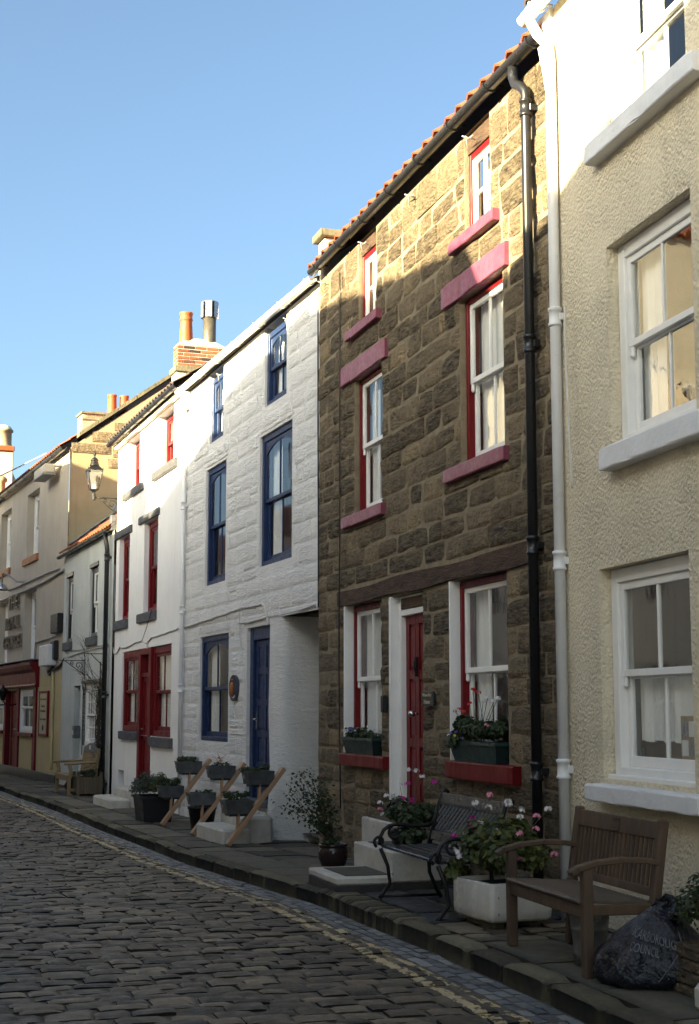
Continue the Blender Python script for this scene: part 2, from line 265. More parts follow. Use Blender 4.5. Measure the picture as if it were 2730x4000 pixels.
# ------------------------------------------------------------------ mesh helpers
class MB:
    def __init__(s): s.v = []; s.f = []; s.t = []; s.sm = []; s.la = None
    def add(s, vs, fs, tone=0.5, smooth=False):
        k = len(s.v); s.v += [tuple(v) for v in vs]; s.f += [tuple(i + k for i in f) for f in fs]
        s.t += [tone] * len(vs); s.sm += [smooth] * len(fs); return s
    def box(s, x0, x1, y0, y1, z0, z1, b=0.0, tone=0.5):
        if x0 > x1: x0, x1 = x1, x0
        if y0 > y1: y0, y1 = y1, y0
        if z0 > z1: z0, z1 = z1, z0
        if b <= 0:
            return s.add([(x0,y0,z0),(x1,y0,z0),(x1,y1,z0),(x0,y1,z0),(x0,y0,z1),(x1,y0,z1),(x1,y1,z1),(x0,y1,z1)],
                         [(3,2,1,0),(4,5,6,7),(0,1,5,4),(1,2,6,5),(2,3,7,6),(3,0,4,7)], tone)
        b = min(b, (x1-x0)*.45, (y1-y0)*.45, (z1-z0)*.45)
        vs = []; ids = {}
        for i, X in enumerate((x0, x1)):
            for j, Y in enumerate((y0, y1)):
                for k, Z in enumerate((z0, z1)):
                    xi = X + (b if i == 0 else -b); yi = Y + (b if j == 0 else -b); zi = Z + (b if k == 0 else -b)
                    for ax, p in enumerate(((X, yi, zi), (xi, Y, zi), (xi, yi, Z))): ids[i,j,k,ax] = len(vs); vs.append(p)
        fs = []
        for i in (0, 1): fs.append([ids[i,j,k,0] for j, k in ((0,0),(1,0),(1,1),(0,1))])
        for j in (0, 1): fs.append([ids[i,j,k,1] for i, k in ((0,0),(1,0),(1,1),(0,1))])
        for k in (0, 1): fs.append([ids[i,j,k,2] for i, j in ((0,0),(1,0),(1,1),(0,1))])
        for i in (0, 1):
            for j in (0, 1): fs.append([ids[i,j,0,0], ids[i,j,1,0], ids[i,j,1,1], ids[i,j,0,1]])
            for k in (0, 1): fs.append([ids[i,0,k,0], ids[i,1,k,0], ids[i,1,k,2], ids[i,0,k,2]])
        for j in (0, 1):
            for k in (0, 1): fs.append([ids[0,j,k,1], ids[1,j,k,1], ids[1,j,k,2], ids[0,j,k,2]])
        for i in (0, 1):
            for j in (0, 1):
                for k in (0, 1): fs.append([ids[i,j,k,0], ids[i,j,k,1], ids[i,j,k,2]])
        c = Vector(((x0+x1)/2, (y0+y1)/2, (z0+z1)/2)); out = []
        for f in fs:
            a = [Vector(vs[i]) for i in f]; n = (a[1]-a[0]).cross(a[2]-a[0]); m = sum(a, Vector())/len(a)
            out.append(f if n.dot(m-c) > 0 else f[::-1])
        return s.add(vs, out, tone)
    def tube(s, pts, r, n=8, caps=True, tone=0.5):
        pts = [Vector(p) for p in pts]; k = len(pts); rs = r if hasattr(r, '__len__') else [r] * k
        vs = []; up = None
        for i, p in enumerate(pts):
            d = (pts[min(i+1, k-1)] - pts[max(i-1, 0)]).normalized()
            if up is None: up = Vector((0, 0, 1)) if abs(d.z) < 0.9 else Vector((1, 0, 0))
            a = d.cross(up).normalized(); up = a.cross(d).normalized()
            for j in range(n): t = 2*pi*j/n; vs.append(p + (a*cos(t) + up*sin(t)) * rs[i])
        fs = [(i*n+j, i*n+(j+1) % n, (i+1)*n+(j+1) % n, (i+1)*n+j) for i in range(k-1) for j in range(n)]
        s.add(vs, fs, tone, True)
        if caps:
            q = len(s.v) - len(vs); s.f += [tuple(q+j for j in range(n))[::-1], tuple(q+(k-1)*n+j for j in range(n))]; s.sm += [False, False]
        return s
    def lathe(s, prof, c=(0, 0, 0), n=20, tone=0.5, smooth=True, ph=0.0, sx=1.0, sy=1.0):
        vs = [(c[0]+r*cos(2*pi*j/n+ph)*sx, c[1]+r*sin(2*pi*j/n+ph)*sy, c[2]+z) for r, z in prof for j in range(n)]
        fs = [(i*n+j, i*n+(j+1) % n, (i+1)*n+(j+1) % n, (i+1)*n+j) for i in range(len(prof)-1) for j in range(n)]
        return s.add(vs, fs, tone, smooth)
    def prism(s, poly, fn, a, b, tone=0.5):
        """poly of (u,w); fn(u,w,t)->xyz ; extruded between t=a and t=b"""
        n = len(poly); vs = [fn(u, w, a) for u, w in poly] + [fn(u, w, b) for u, w in poly]
        return s.add(vs, [tuple(range(n)), tuple(range(2*n-1, n-1, -1))] + [(i, i+n, (i+1) % n+n, (i+1) % n) for i in range(n)], tone)
    def bar(s, p, q, w, h, side=None, b=0.0, tone=0.5):
        """rectangular bar from p to q; w across 'side', h across the third direction"""
        p, q = Vector(p), Vector(q); d = (q-p).normalized()
        sd = Vector(side) if side else (Vector((0, 0, 1)) if abs(d.z) < 0.9 else Vector((1, 0, 0))); a = (sd - d*sd.dot(d)).normalized(); c = d.cross(a)
        m = MB(); L = (q-p).length; m.box(-w/2, w/2, -h/2, h/2, 0, L, b)
        M4 = Matrix((a, c, d)).transposed()
        return s.add([p + M4 @ Vector(v) for v in m.v], m.f, tone)
    def join(s, o): s.add(o.v, o.f); s.t[-len(o.v):] = o.t; s.sm[-len(o.f):] = o.sm; return s
    def mesh(s, name, mat):
        me = bpy.data.meshes.new(name); me.from_pydata(s.v, [], s.f)
        me.materials.append(MATS[mat] if isinstance(mat, str) else mat)
        me.polygons.foreach_set('use_smooth', s.sm)
        a = me.attributes.new('tone', 'FLOAT', 'POINT'); a.data.foreach_set('value', s.t)
        if s.la: a = me.attributes.new('lat', 'FLOAT', 'POINT'); a.data.foreach_set('value', s.la)
        me.update(); return me
    def build(s, name, mat, parent=None, kind=None, label=None):
        o = bpy.data.objects.new(name, s.mesh(name, mat)); COL.objects.link(o)
        if parent: o.parent = parent
        if kind: o['kind'] = kind
        if label: o['label'] = label
        return o
def Bx(name, mat, par, x0, x1, y0, y1, z0, z1, b=0.0, label=None): return MB().box(x0, x1, y0, y1, z0, z1, b).build(name, mat, par, label=label)
def Tb(name, mat, par, pts, r, n=8): return MB().tube(pts, r, n).build(name, mat, par)
def tag(o, label, cat, group=None):
    o['label'] = label; o['category'] = cat
    if group: o['group'] = group
    return o
def thing(name, label, cat, loc=(0, 0, 0), rotz=0.0, group=None):
    o = bpy.data.objects.new(name, None); COL.objects.link(o); o.location = loc; o.rotation_euler = (0, 0, rotz); o.empty_display_size = 0.1
    return tag(o, label, cat, group)
def text_mesh(body, w, h, depth, mat, par, name, place):
    """raised lettering, fitted into w x h; place(u, v, t) maps text plane to the parent's space"""
    cu = bpy.data.curves.new('text', 'FONT'); cu.body = body; cu.extrude = 0.5; cu.align_x = 'CENTER'; cu.resolution_u = 2; cu.offset = 0.0
    to = bpy.data.objects.new('text', cu); COL.objects.link(to); bpy.context.view_layer.update()
    me = to.to_mesh(); vs = [v.co.copy() for v in me.vertices]; fs = [tuple(p.vertices) for p in me.polygons]; to.to_mesh_clear()
    bpy.data.objects.remove(to, do_unlink=True)
    x0, x1 = min(v.x for v in vs), max(v.x for v in vs); y0, y1 = min(v.y for v in vs), max(v.y for v in vs)
    mb = MB(); mb.add([place((v.x-x0)/(x1-x0)*w, (v.y-y0)/(y1-y0)*h, (v.z+0.5)*depth) for v in vs], fs)
    return mb.build(name, mat, par)

# ------------------------------------------------------------------ street frame: houses stand on plan lines that turn gently to the left
class House:
    def __init__(s, name, label, o, a, w):
        s.o = Vector(o); s.a = radians(a); s.w = w
        s.x = Vector((sin(s.a), -cos(s.a))); s.y = Vector((cos(s.a), sin(s.a)))
        s.e = thing(name, label, 'house', (o[0], o[1], 0), s.a - pi/2)
        s.rot = s.a - pi/2
    def loc(s, c, x, y, yo=0.0):
        r = ray(c, x, y); p0 = s.o + s.y * yo
        t = s.y.dot(p0) / (s.y.dot(Vector((r.x, r.y)))); p = Vector((0, 0, CAMZ)) + r * t
        return (Vector((p.x, p.y)) - s.o).dot(s.x), p.z
    def pt(s, c, x, y, yo=0.0): a, z = s.loc(c, x, y, yo); return (a, yo, z)
    def W(s, x, y=0.0, z=0.0): p = s.o + s.x*x + s.y*y; return Vector((p.x, p.y, z))
ZP = [(-60,.12),(8,.12),(13,.06),(18,-.09),(24,-.12),(30,-.14),(36,-.18),(45,-.25),(120,-.7)]
def pz(Y):
    for (a, za), (b, zb) in zip(ZP, ZP[1:]):
        if Y <= b: return za + (zb-za) * (Y-a) / (b-a)
    return ZP[-1][1]
# ------------------------------------------------------------------ building helpers (house space: x along the front, -y towards the street, z up)
def wall_sheet(par, name, mat, x0, x1, z0, z1, holes, y=0.0, depth=0.3, label=None):
    xs = sorted({x0, x1} | {min(max(v, x0), x1) for h in holes for v in h[:2]}); zs = sorted({z0, z1} | {min(max(v, z0), z1) for h in holes for v in h[2:4]})
    mb = MB(); g = {}
    def vid(x, z):
        if (x, z) not in g: g[x, z] = len(mb.v); mb.v.append((x, y, z)); mb.t.append(0.5)
        return g[x, z]
    for xa, xb in zip(xs, xs[1:]):
        for za, zb in zip(zs, zs[1:]):
            xm, zm = (xa+xb)/2, (za+zb)/2
            if any(h[0] < xm < h[1] and h[2] < zm < h[3] for h in holes): continue
            mb.f.append((vid(xa, za), vid(xb, za), vid(xb, zb), vid(xa, zb))); mb.sm.append(False)
    for h in holes:
        a, b, c, d = h[:4]; q = y + (h[4] if len(h) > 4 else depth)
        for (p, r) in (((a, c), (a, d)), ((a, d), (b, d)), ((b, d), (b, c)), ((b, c), (a, c))):
            if p[1] <= z0 and r[1] <= z0: continue
            mb.add([(p[0], y, p[1]), (r[0], y, r[1]), (r[0], q, r[1]), (p[0], q, p[1])], [(0, 1, 2, 3)])
    return mb.build(name, mat, par, label=label)
def sub_rect(r, h):
    a, b, c, d = r; e, f, g, i = h[:4]
    if f <= a or e >= b or i <= c or g >= d: return [r]
    out = []
    if e > a: out.append((a, e, c, d))
    if f < b: out.append((f, b, c, d))
    m0, m1 = max(a, e), min(b, f)
    if i < d: out.append((m0, m1, i, d))
    if g > c: out.append((m0, m1, c, g))
    return out
def block_mesh(mb, r, gap, proud, bulge, tone, seed, rough=0.012, tilt=.012):
    a, b, c, d = r; a += gap; b -= gap; c += gap; d -= gap
    j = min(0.007, (b-a)*.05, (d-c)*.06)
    cs = [[Vector((a+U(-j, j), 0, c+U(-j, j))), Vector((b+U(-j, j), 0, c+U(-j, j)))], [Vector((a+U(-j, j), 0, d+U(-j, j))), Vector((b+U(-j, j), 0, d+U(-j, j)))]]
    n = 3; vs = []; tx, tz = U(-tilt, tilt), U(-tilt, tilt)
    for k in range(n+1):
        for i in range(n+1):
            u, w = i/n, k/n
            u2 = u if u in (0, 1) else (0.16 if i == 1 else 0.84); w2 = w if w in (0, 1) else (0.2 if k == 1 else 0.8)
            p = (cs[0][0]*(1-u2) + cs[0][1]*u2)*(1-w2) + (cs[1][0]*(1-u2) + cs[1][1]*u2)*w2
            edge = (i in (0, n)) + (k in (0, n))
            y = -proud - (bulge if edge == 0 else 0) + (0.009 if edge == 1 else 0.014 if edge == 2 else 0) + tx*(u-.5) + tz*(w-.5)
            y += (noise.noise(Vector((p.x*6+seed, seed, p.z*6)))) * rough
            vs.append((p.x, y, p.z))
    fs = [(k*4+i, k*4+i+1, k*4+i+5, k*4+i+4) for k in range(n) for i in range(n)]
    ring = [0, 1, 2, 3, 7, 11, 15, 14, 13, 12, 8, 4]; base = len(vs)
    vs += [(vs[i][0], 0.03, vs[i][2]) for i in ring]
    for q in range(12): fs.append((ring[q], base+q, base+(q+1) % 12, ring[(q+1) % 12]))
    mb.add(vs, fs, tone)
def blocks(H, mat, x0, x1, z0, z1, holes, rows, lens, gap, proud, bulge, name='stone', rough=0.012, limit=296, par=None, tfun=None, split=0.16, tilt=.012):
    """coursed rubble: every block an object, the smallest-looking ones joined past the limit"""
    rects = []; z = z0
    while z < z1 - 0.06:
        h = U(*rows)
        if z1 - (z+h) < rows[0]*0.7: h = z1 - z
        x = x0 - U(0, lens[0]); 
        while x < x1:
            L = U(*lens) * (0.75 + 0.5*min(1, h/rows[1])); a, b = max(x, x0), min(x+L, x1)
            if x1 - b < 0.12: b = x1; L = b - x + .001
            if b - a > 0.05:
                if R() < split: q = z + h*U(.42, .58); rects += [(a, b, z, q), (a, b, q, z+h)]
                elif b - a > 0.36 and R() < split: q = a + (b-a)*U(.3, .7); rects += [(a, q, z, z+h), (q, b, z, z+h)]
                else: rects.append((a, b, z, z+h))
            x += L
        z += h
    for h in holes: rects = [s for r in rects for s in sub_rect(r, h)]
    rects = [r for r in rects if r[1]-r[0] > 0.055 and r[3]-r[2] > 0.045]
    def area(r): 
        p = H.W((r[0]+r[1])/2, 0, 0); return -(r[1]-r[0])*(r[3]-r[2])/(p.x**2+p.y**2)**1.4
    rects.sort(key=area); rest = MB()
    for i, r in enumerate(rects):
        t = min(1, max(0, random.gauss(0.42, 0.30))) if not tfun else tfun(r)
        mb = MB() if i < limit else rest
        block_mesh(mb, r, gap, U(*proud), U(*bulge), t, i*1.37, rough, tilt)
        if i < limit: mb.build(name, mat, par or H.e)
    if rest.v: rest.build(name + 'work', mat, par or H.e, kind='stuff')
def sash_window(H, x0, x1, z0, z1, yf, fm, sm, fw=0.06, st=0.045, bars=1, arch=False, split=0.5, curtain=None, name='window', par=None, rows=1, horns=True, lowrows=None, depth=0.12):
    e = par or H.e
    m = MB(); ya, yb = yf, yf + depth
    m.box(x0, x0+fw, ya, yb, z0, z1, .006); m.box(x1-fw, x1, ya, yb, z0, z1, .006); m.box(x0+fw, x1-fw, ya+.002, yb, z1-fw, z1, .006); m.box(x0+fw, x1-fw, ya-.004, yb, z0, z0+fw*.8, .006)
    win = m.build(name, fm, e)
    a, b, c, d = x0+fw, x1-fw, z0+fw*.8, z1-fw; zm = c + (d-c)*split
    for up in (True, False):
        lo, hi = (zm-.02, d) if up else (c, zm+.02); y0 = yf + (.022 if up else .062); y1 = y0 + .038
        s = MB(); br = .05 if up else .075
        s.box(a+.002, a+st, y0, y1, lo, hi, .004); s.box(b-st, b-.002, y0, y1, lo, hi, .004); s.box(a+st, b-st, y0+.002, y1-.002, lo, lo+br, .004); s.box(a+st, b-st, y0+.002, y1-.002, hi-st, hi, .004)
        if up and horns:
            for xx in (a+.004, b-st+.002): s.box(xx, xx+st-.006, y0+.004, y1-.004, lo-.075, lo+.01, .01)
        if up and arch:
            n = 10; A0, A1 = a+st, b-st; top = hi-st; dr = (A1-A0)*.10
            poly = [(A0+(A1-A0)*k/n, top-dr*((2*k/n-1)**2)) for k in range(n+1)] 
            vs = []; fs = []
            for k, (px_, pz_) in enumerate(poly): vs += [(px_, y0+.004, pz_), (px_, y0+.004, top+.004)]
            fs = [(2*k, 2*k+2, 2*k+3, 2*k+1) for k in range(n)]; s.add(vs, fs); s.add([(v[0], v[1]+.03, v[2]) for v in vs], [f[::-1] for f in fs])
            s.add([q for px_, pz_ in poly for q in ((px_, y0+.004, pz_), (px_, y0+.034, pz_))], [(2*k, 2*k+1, 2*k+3, 2*k+2) for k in range(n)])
        so = s.build('upper_sash' if up else 'lower_sash', sm, win)
        g0, g1, h0, h1 = a+st, b-st, lo+br, hi-st; nb = bars; nr = rows if up else (lowrows or rows)
        xs = [g0 + (g1-g0)*k/(nb+1) for k in range(nb+2)]; zs = [h0 + (h1-h0)*k/nr for k in range(nr+1)]
        for k in range(1, nb+1): MB().box(xs[k]-.013, xs[k]+.013, y0+.006, y1-.006, h0, h1, .003).build('glazing_bar', sm, win)
        for k in range(1, nr): MB().box(g0, g1, y0+.009, y1-.009, zs[k]-.011, zs[k]+.011, .003).build('glazing_bar', sm, win)
        for i in range(nb+1):
            for k in range(nr):
                MB().box(xs[i]-.004, xs[i+1]+.004, y0+.016, y0+.020, zs[k]-.004, zs[k+1]+.004).build('pane', 'window_glass', win)
    if curtain:
        kind = curtain; ym = yf + .135
        def drape(p, q, za, zb, nm='curtain'):
            n = max(8, int((q-p)/.022)); vs = []
            for k in range(n+1):
                t = k/n; w = .018*sin(t*(q-p)*42) + .008*sin(t*(q-p)*95+1)
                vs += [(p+(q-p)*t, ym+w, za+.008*sin(t*31)), (p+(q-p)*t, ym+w*.6, zb)]
            mb = MB().add(vs, [(2*k, 2*k+2, 2*k+3, 2*k+1) for k in range(n)], .5, True); mb.build(nm, 'curtain', win)
        if kind == 'sides': drape(a, a+(b-a)*.28, c, d); drape(b-(b-a)*.28, b, c, d)
        elif kind == 'net': drape(a, b, c, d)
        elif kind == 'half': drape(a+.05, b, c+(d-c)*.14, zm+.02)
        elif kind == 'left': drape(a, a+(b-a)*.34, c, d)
        elif kind == 'right': drape(b-(b-a)*.4, b, c, d)
    return win
def gutter(par, x0, x1, y, z, r, mat, brackets=0.9, z1=None, blabel=None):
    z1 = z if z1 is None else z1; n = 12; vs = []; prof = [(r*cos(t), r*sin(t)) for t in [pi + pi*k/10 for k in range(11)]]; prof += [(p[0]*.86, p[1]*.86) for p in prof[::-1]]
    k = len(prof); mb = MB()
    for x, zz in ((x0, z), (x1, z1)): vs += [(x, y+p[0], zz+p[1]) for p in prof]
    mb.add(vs, [(i, (i+1) % k, k+(i+1) % k, k+i) for i in range(k)], .5, False)
    for q in (0, 1): mb.f.append(tuple(q*k+i for i in range(k))); mb.sm.append(False)
    g = mb.build('gutter', mat, par); x = x0 + .3
    while x < x1 - .1:
        zz = z + (z1-z)*(x-x0)/(x1-x0); m = MB(); vs = []
        for t in [pi*.98 + pi*1.04*j/12 for j in range(13)]:
            for xx in (x-.014, x+.014): vs += [(xx, y+(r+.006)*cos(t), zz+(r+.006)*sin(t)), (xx, y+(r+.014)*cos(t), zz+(r+.014)*sin(t))]
        fs = []
        for j in range(12):
            b = j*4; fs += [(b, b+4, b+6, b+2), (b+1, b+3, b+7, b+5), (b, b+1, b+5, b+4), (b+2, b+6, b+7, b+3)]
        m.add(vs, fs); m.box(x-.012, x+.012, y+r*.9, y+r+.06, zz-.012, zz+.004); m.build('bracket', mat, g); x += brackets
    return g
def downpipe(par, x, y, z0, z1, r, mat, joints=(), wall_y=0.0, top=None, dx=0.0):
    pts = [(x+dx, y, z0), (x, y, z1)]
    if top: pts += top
    p = MB().tube(pts, r, 12).build('downpipe', mat, par)
    for z in joints:
        xx = x + dx*(z1-z)/(z1-z0)
        MB().lathe([(r, -.075), (r+.012, -.07), (r+.013, -.05), (r+.006, -.045), (r+.006, .045), (r+.013, .05), (r+.015, .07), (r, .078)], (xx, y, z), 14).build('collar', mat, p)
        m = MB().box(xx-.05, xx+.05, y+r*.4, wall_y+.004, z-.028, z+.028, .004); m.build('bracket', mat, p)
    return p
def pantiles(par, x0, x1, ye, ze, yr, zr, mat, rows_ind=1, tw=0.235, rl=0.33, amp=0.03, name='roof', flat=False):
    L = hypot(yr-ye, zr-ze); dy, dz = (yr-ye)/L, (zr-ze)/L; ny, nz = -dz, dy
    n = int((x1-x0)/tw); tw = (x1-x0)/n; rr = int(L/rl) + 1
    prof = [(0, .0), (.12, .55), (.28, 1.0), (.45, .55), (.6, -.1), (.78, -.35), (.93, -.2), (1.0, .0)]
    def strip(mb, xa, w, s0, s1, cnt, tone):
        base = []
        for c in range(cnt):
            for q, (u, hgt) in enumerate(prof):
                if c and q == 0: continue
                base.append((xa + (c+u)*w, hgt*amp))
        k = len(base); vs = []
        for s, lift in ((s0, .022), (s1, .0)):
            for (x, h) in base: vs.append((x, ye+dy*s+ny*(h+lift), ze+dz*s+nz*(h+lift)))
        for (x, h) in base: vs.append((x, ye+dy*s0+ny*(h+.004), ze+dz*s0+nz*(h+.004)))
        mb.add(vs, [(i, i+1, k+i+1, k+i) for i in range(k-1)] + [(i, 2*k+i, 2*k+i+1, i+1) for i in range(k-1)], tone)
    sheet = MB()
    for r in range(rr):
        s0, s1 = r*rl, min(L, (r+1)*rl + .06)
        if r < rows_ind: continue
        strip(sheet, x0, tw, s0, s1, n, U(.3, .7))
    sheet.add([(x0, ye, ze-.04), (x1, ye, ze-.04), (x1, yr, zr-.04), (x0, yr, zr-.04)], [(0, 1, 2, 3)])
    roof = sheet.build(name, mat, par)
    if rows_ind:
        for r in range(rows_ind):
            for i in range(n):
                mb = MB(); o = U(-.012, .012); strip(mb, x0+i*tw, tw, r*rl+o, (r+1)*rl+.06, 1, R()); mb.build('pantile', mat, roof)
    return roof
def brick_stack(par, x0, x1, y0, y1, z0, z1, mat, bl=0.215, bh=0.065, jt=0.011, name='chimney', core='chimney_render'):
    ch = MB().box(x0+.008, x1-.008, y0+.008, y1-.008, z0, z1-.004).build(name, core, par)
    z = z0; r = 0
    while z + bh <= z1 + .005:
        for face in ('near', 'street', 'far'):
            a, b = (x0, x1) if face == 'street' else (y0, y1)
            p = a if r % 2 == 0 else a - bl*.5
            while p < b - .01:
                q = min(p+bl-jt, b); pp = max(p, a)
                if q-pp > .03:
                    m = MB(); o = U(-.003, .004); t = max(0, min(1, random.gauss(.55, .28)))
                    if face == 'near': m.box(x1-.05, x1+o, pp, q, z, z+bh-jt, .005, t)
                    elif face == 'far': m.box(x0-o, x0+.05, pp, q, z, z+bh-jt, .005, t)
                    else: m.box(max(pp, x0+.052), min(q, x1-.052), y0-o, y0+.05, z, z+bh-jt, .005, t)
                    if face != 'street' or min(q, x1-.052) - max(pp, x0+.052) > .02: m.build('brick', mat, ch)
                p += bl
        z += bh; r += 1
    return ch
def shell(H, x0, x1, z1, back, mat, yr, zr):
    """side and rear walls with gables, so that rooms behind the windows are closed"""
    a, b = x0+.03, x1-.03; m = MB(); zb = -1.0
    for x in (a, b): m.add([(x, .05, zb), (x, back, zb), (x, back, z1), (x, yr, zr-.1), (x, .05, z1)], [(0, 1, 2, 3, 4)])
    m.add([(a, back, zb), (b, back, zb), (b, back, z1), (a, back, z1)], [(0, 1, 2, 3)])
    m.add([(a, back, z1), (b, back, z1), (b, yr, zr-.06), (a, yr, zr-.06)], [(0, 1, 2, 3)])
    m.build('rear_wall', mat, H.e)
    f = MB()
    for z in (2.95, 5.6): 
        if z < z1: f.add([(a, .32, z), (b, .32, z), (b, back, z), (a, back, z)], [(0, 1, 2, 3)])
    f.add([(a, .32, 0.0), (b, .32, 0.0), (b, back, 0.0), (a, back, 0.0)], [(0, 1, 2, 3)]); f.add([(a, 2.6, 0), (b, 2.6, 0), (b, 2.6, z1), (a, 2.6, z1)], [(0, 1, 2, 3)])
    f.build('interior', 'interior_dark', H.e)
def worn_bar(name, mat, par, x0, x1, y0, y1, z0, z1, b=.012, amp=.004, label=None):
    """sill or lintel: bevelled bar along x with worn, slightly wandering edges and chips"""
    n = max(6, int((x1-x0)/.09)); sec = [(y0+b, z0), (y1, z0), (y1, z1), (y0+b, z1), (y0+b*.3, z1-b*.3), (y0, z1-b), (y0, z0+b), (y0+b*.3, z0+b*.3)]; sd = R()*90; vs = []
    for i in range(n+1):
        x = x0 + (x1-x0)*i/n; e = .6*b if i in (0, n) else 0
        for k, (y, z) in enumerate(sec):
            ny = noise.noise(Vector((x*4.5+sd, k*1.7, 2))); nz = noise.noise(Vector((x*5+sd, k*2.3, 9))); chip = max(0, noise.noise(Vector((x*11+sd, k, 4))) - .35)*.03 if k in (3, 4, 5, 6, 7, 0) else 0
            yy = y + (ny*amp if k not in (1, 2) else 0) + (e + chip if y < y1-.001 else 0); zz = z + nz*amp*.8 + (-e - chip if z > (z0+z1)/2 else e + chip)*(.5 if k not in (1, 2) else 0)
            vs.append((x, yy, zz))
    m = MB(); k = len(sec); m.add(vs, [(i*k+j, i*k+(j+1) % k, (i+1)*k+(j+1) % k, (i+1)*k+j) for i in range(n) for j in range(k)] + [tuple(range(k))[::-1], tuple(n*k+q for q in range(k))])
    return m.build(name, mat, par, label=label)
def sill(win, mat, x0, x1, y0, z0, z1, b=.012, yb=.1, label=None):
    return worn_bar('sill', mat, win, x0, x1, y0, yb, z0, z1, b, .004, label)
def panel_door(par, x0, x1, z0, z1, y, mat, rows, cols=2, name='door', th=.045, st=.1, rails=None):
    """framed door with sunk and fielded panels"""
    m = MB(); m.box(x0, x1, y+.018, y+th, z0, z1)
    w = (x1-x0-st*(cols+1))/cols; zs = [z0+.02] + [z0+(z1-z0)*r for r in rows] + [z1]
    for c in range(cols+1): m.box(x0+c*(w+st), x0+c*(w+st)+st, y, y+.017, z0, z1, .004)
    for i, z in enumerate(zs):
        h = .09 if i else .12
        lo = z if i == 0 else z-h/2 if i < len(zs)-1 else z-h
        for c in range(cols): m.box(x0+st+c*(w+st), x0+st+c*(w+st)+w, y+.001, y+.017, lo, lo+h, .004)
    d = m.build(name, mat, par)
    for i in range(len(zs)-1):
        lo = zs[i] + (.12 if i == 0 else .045); hi = zs[i+1] - (.045 if i+1 < len(zs)-1 else .09)
        for c in range(cols): MB().box(x0+st+c*(w+st)+.03, x0+st+c*(w+st)+w-.03, y+.007, y+.02, lo+.03, hi-.03, .006).build('panel', mat, d)
    return d
def cable(par, H, pts, r, mat, yo=-.015, name='cable'):
    """cable clipped along a wall through photo points on that wall"""
    P = [Vector(H.pt(*p, yo)) for p in pts]; out = []
    for i in range(len(P)-1):
        for k in range(6): out.append(P[i].lerp(P[i+1], k/6) + Vector((0, 0, -.008*sin(pi*k/6))))
    out.append(P[-1]); return Tb(name, mat, par, out, r, 6)

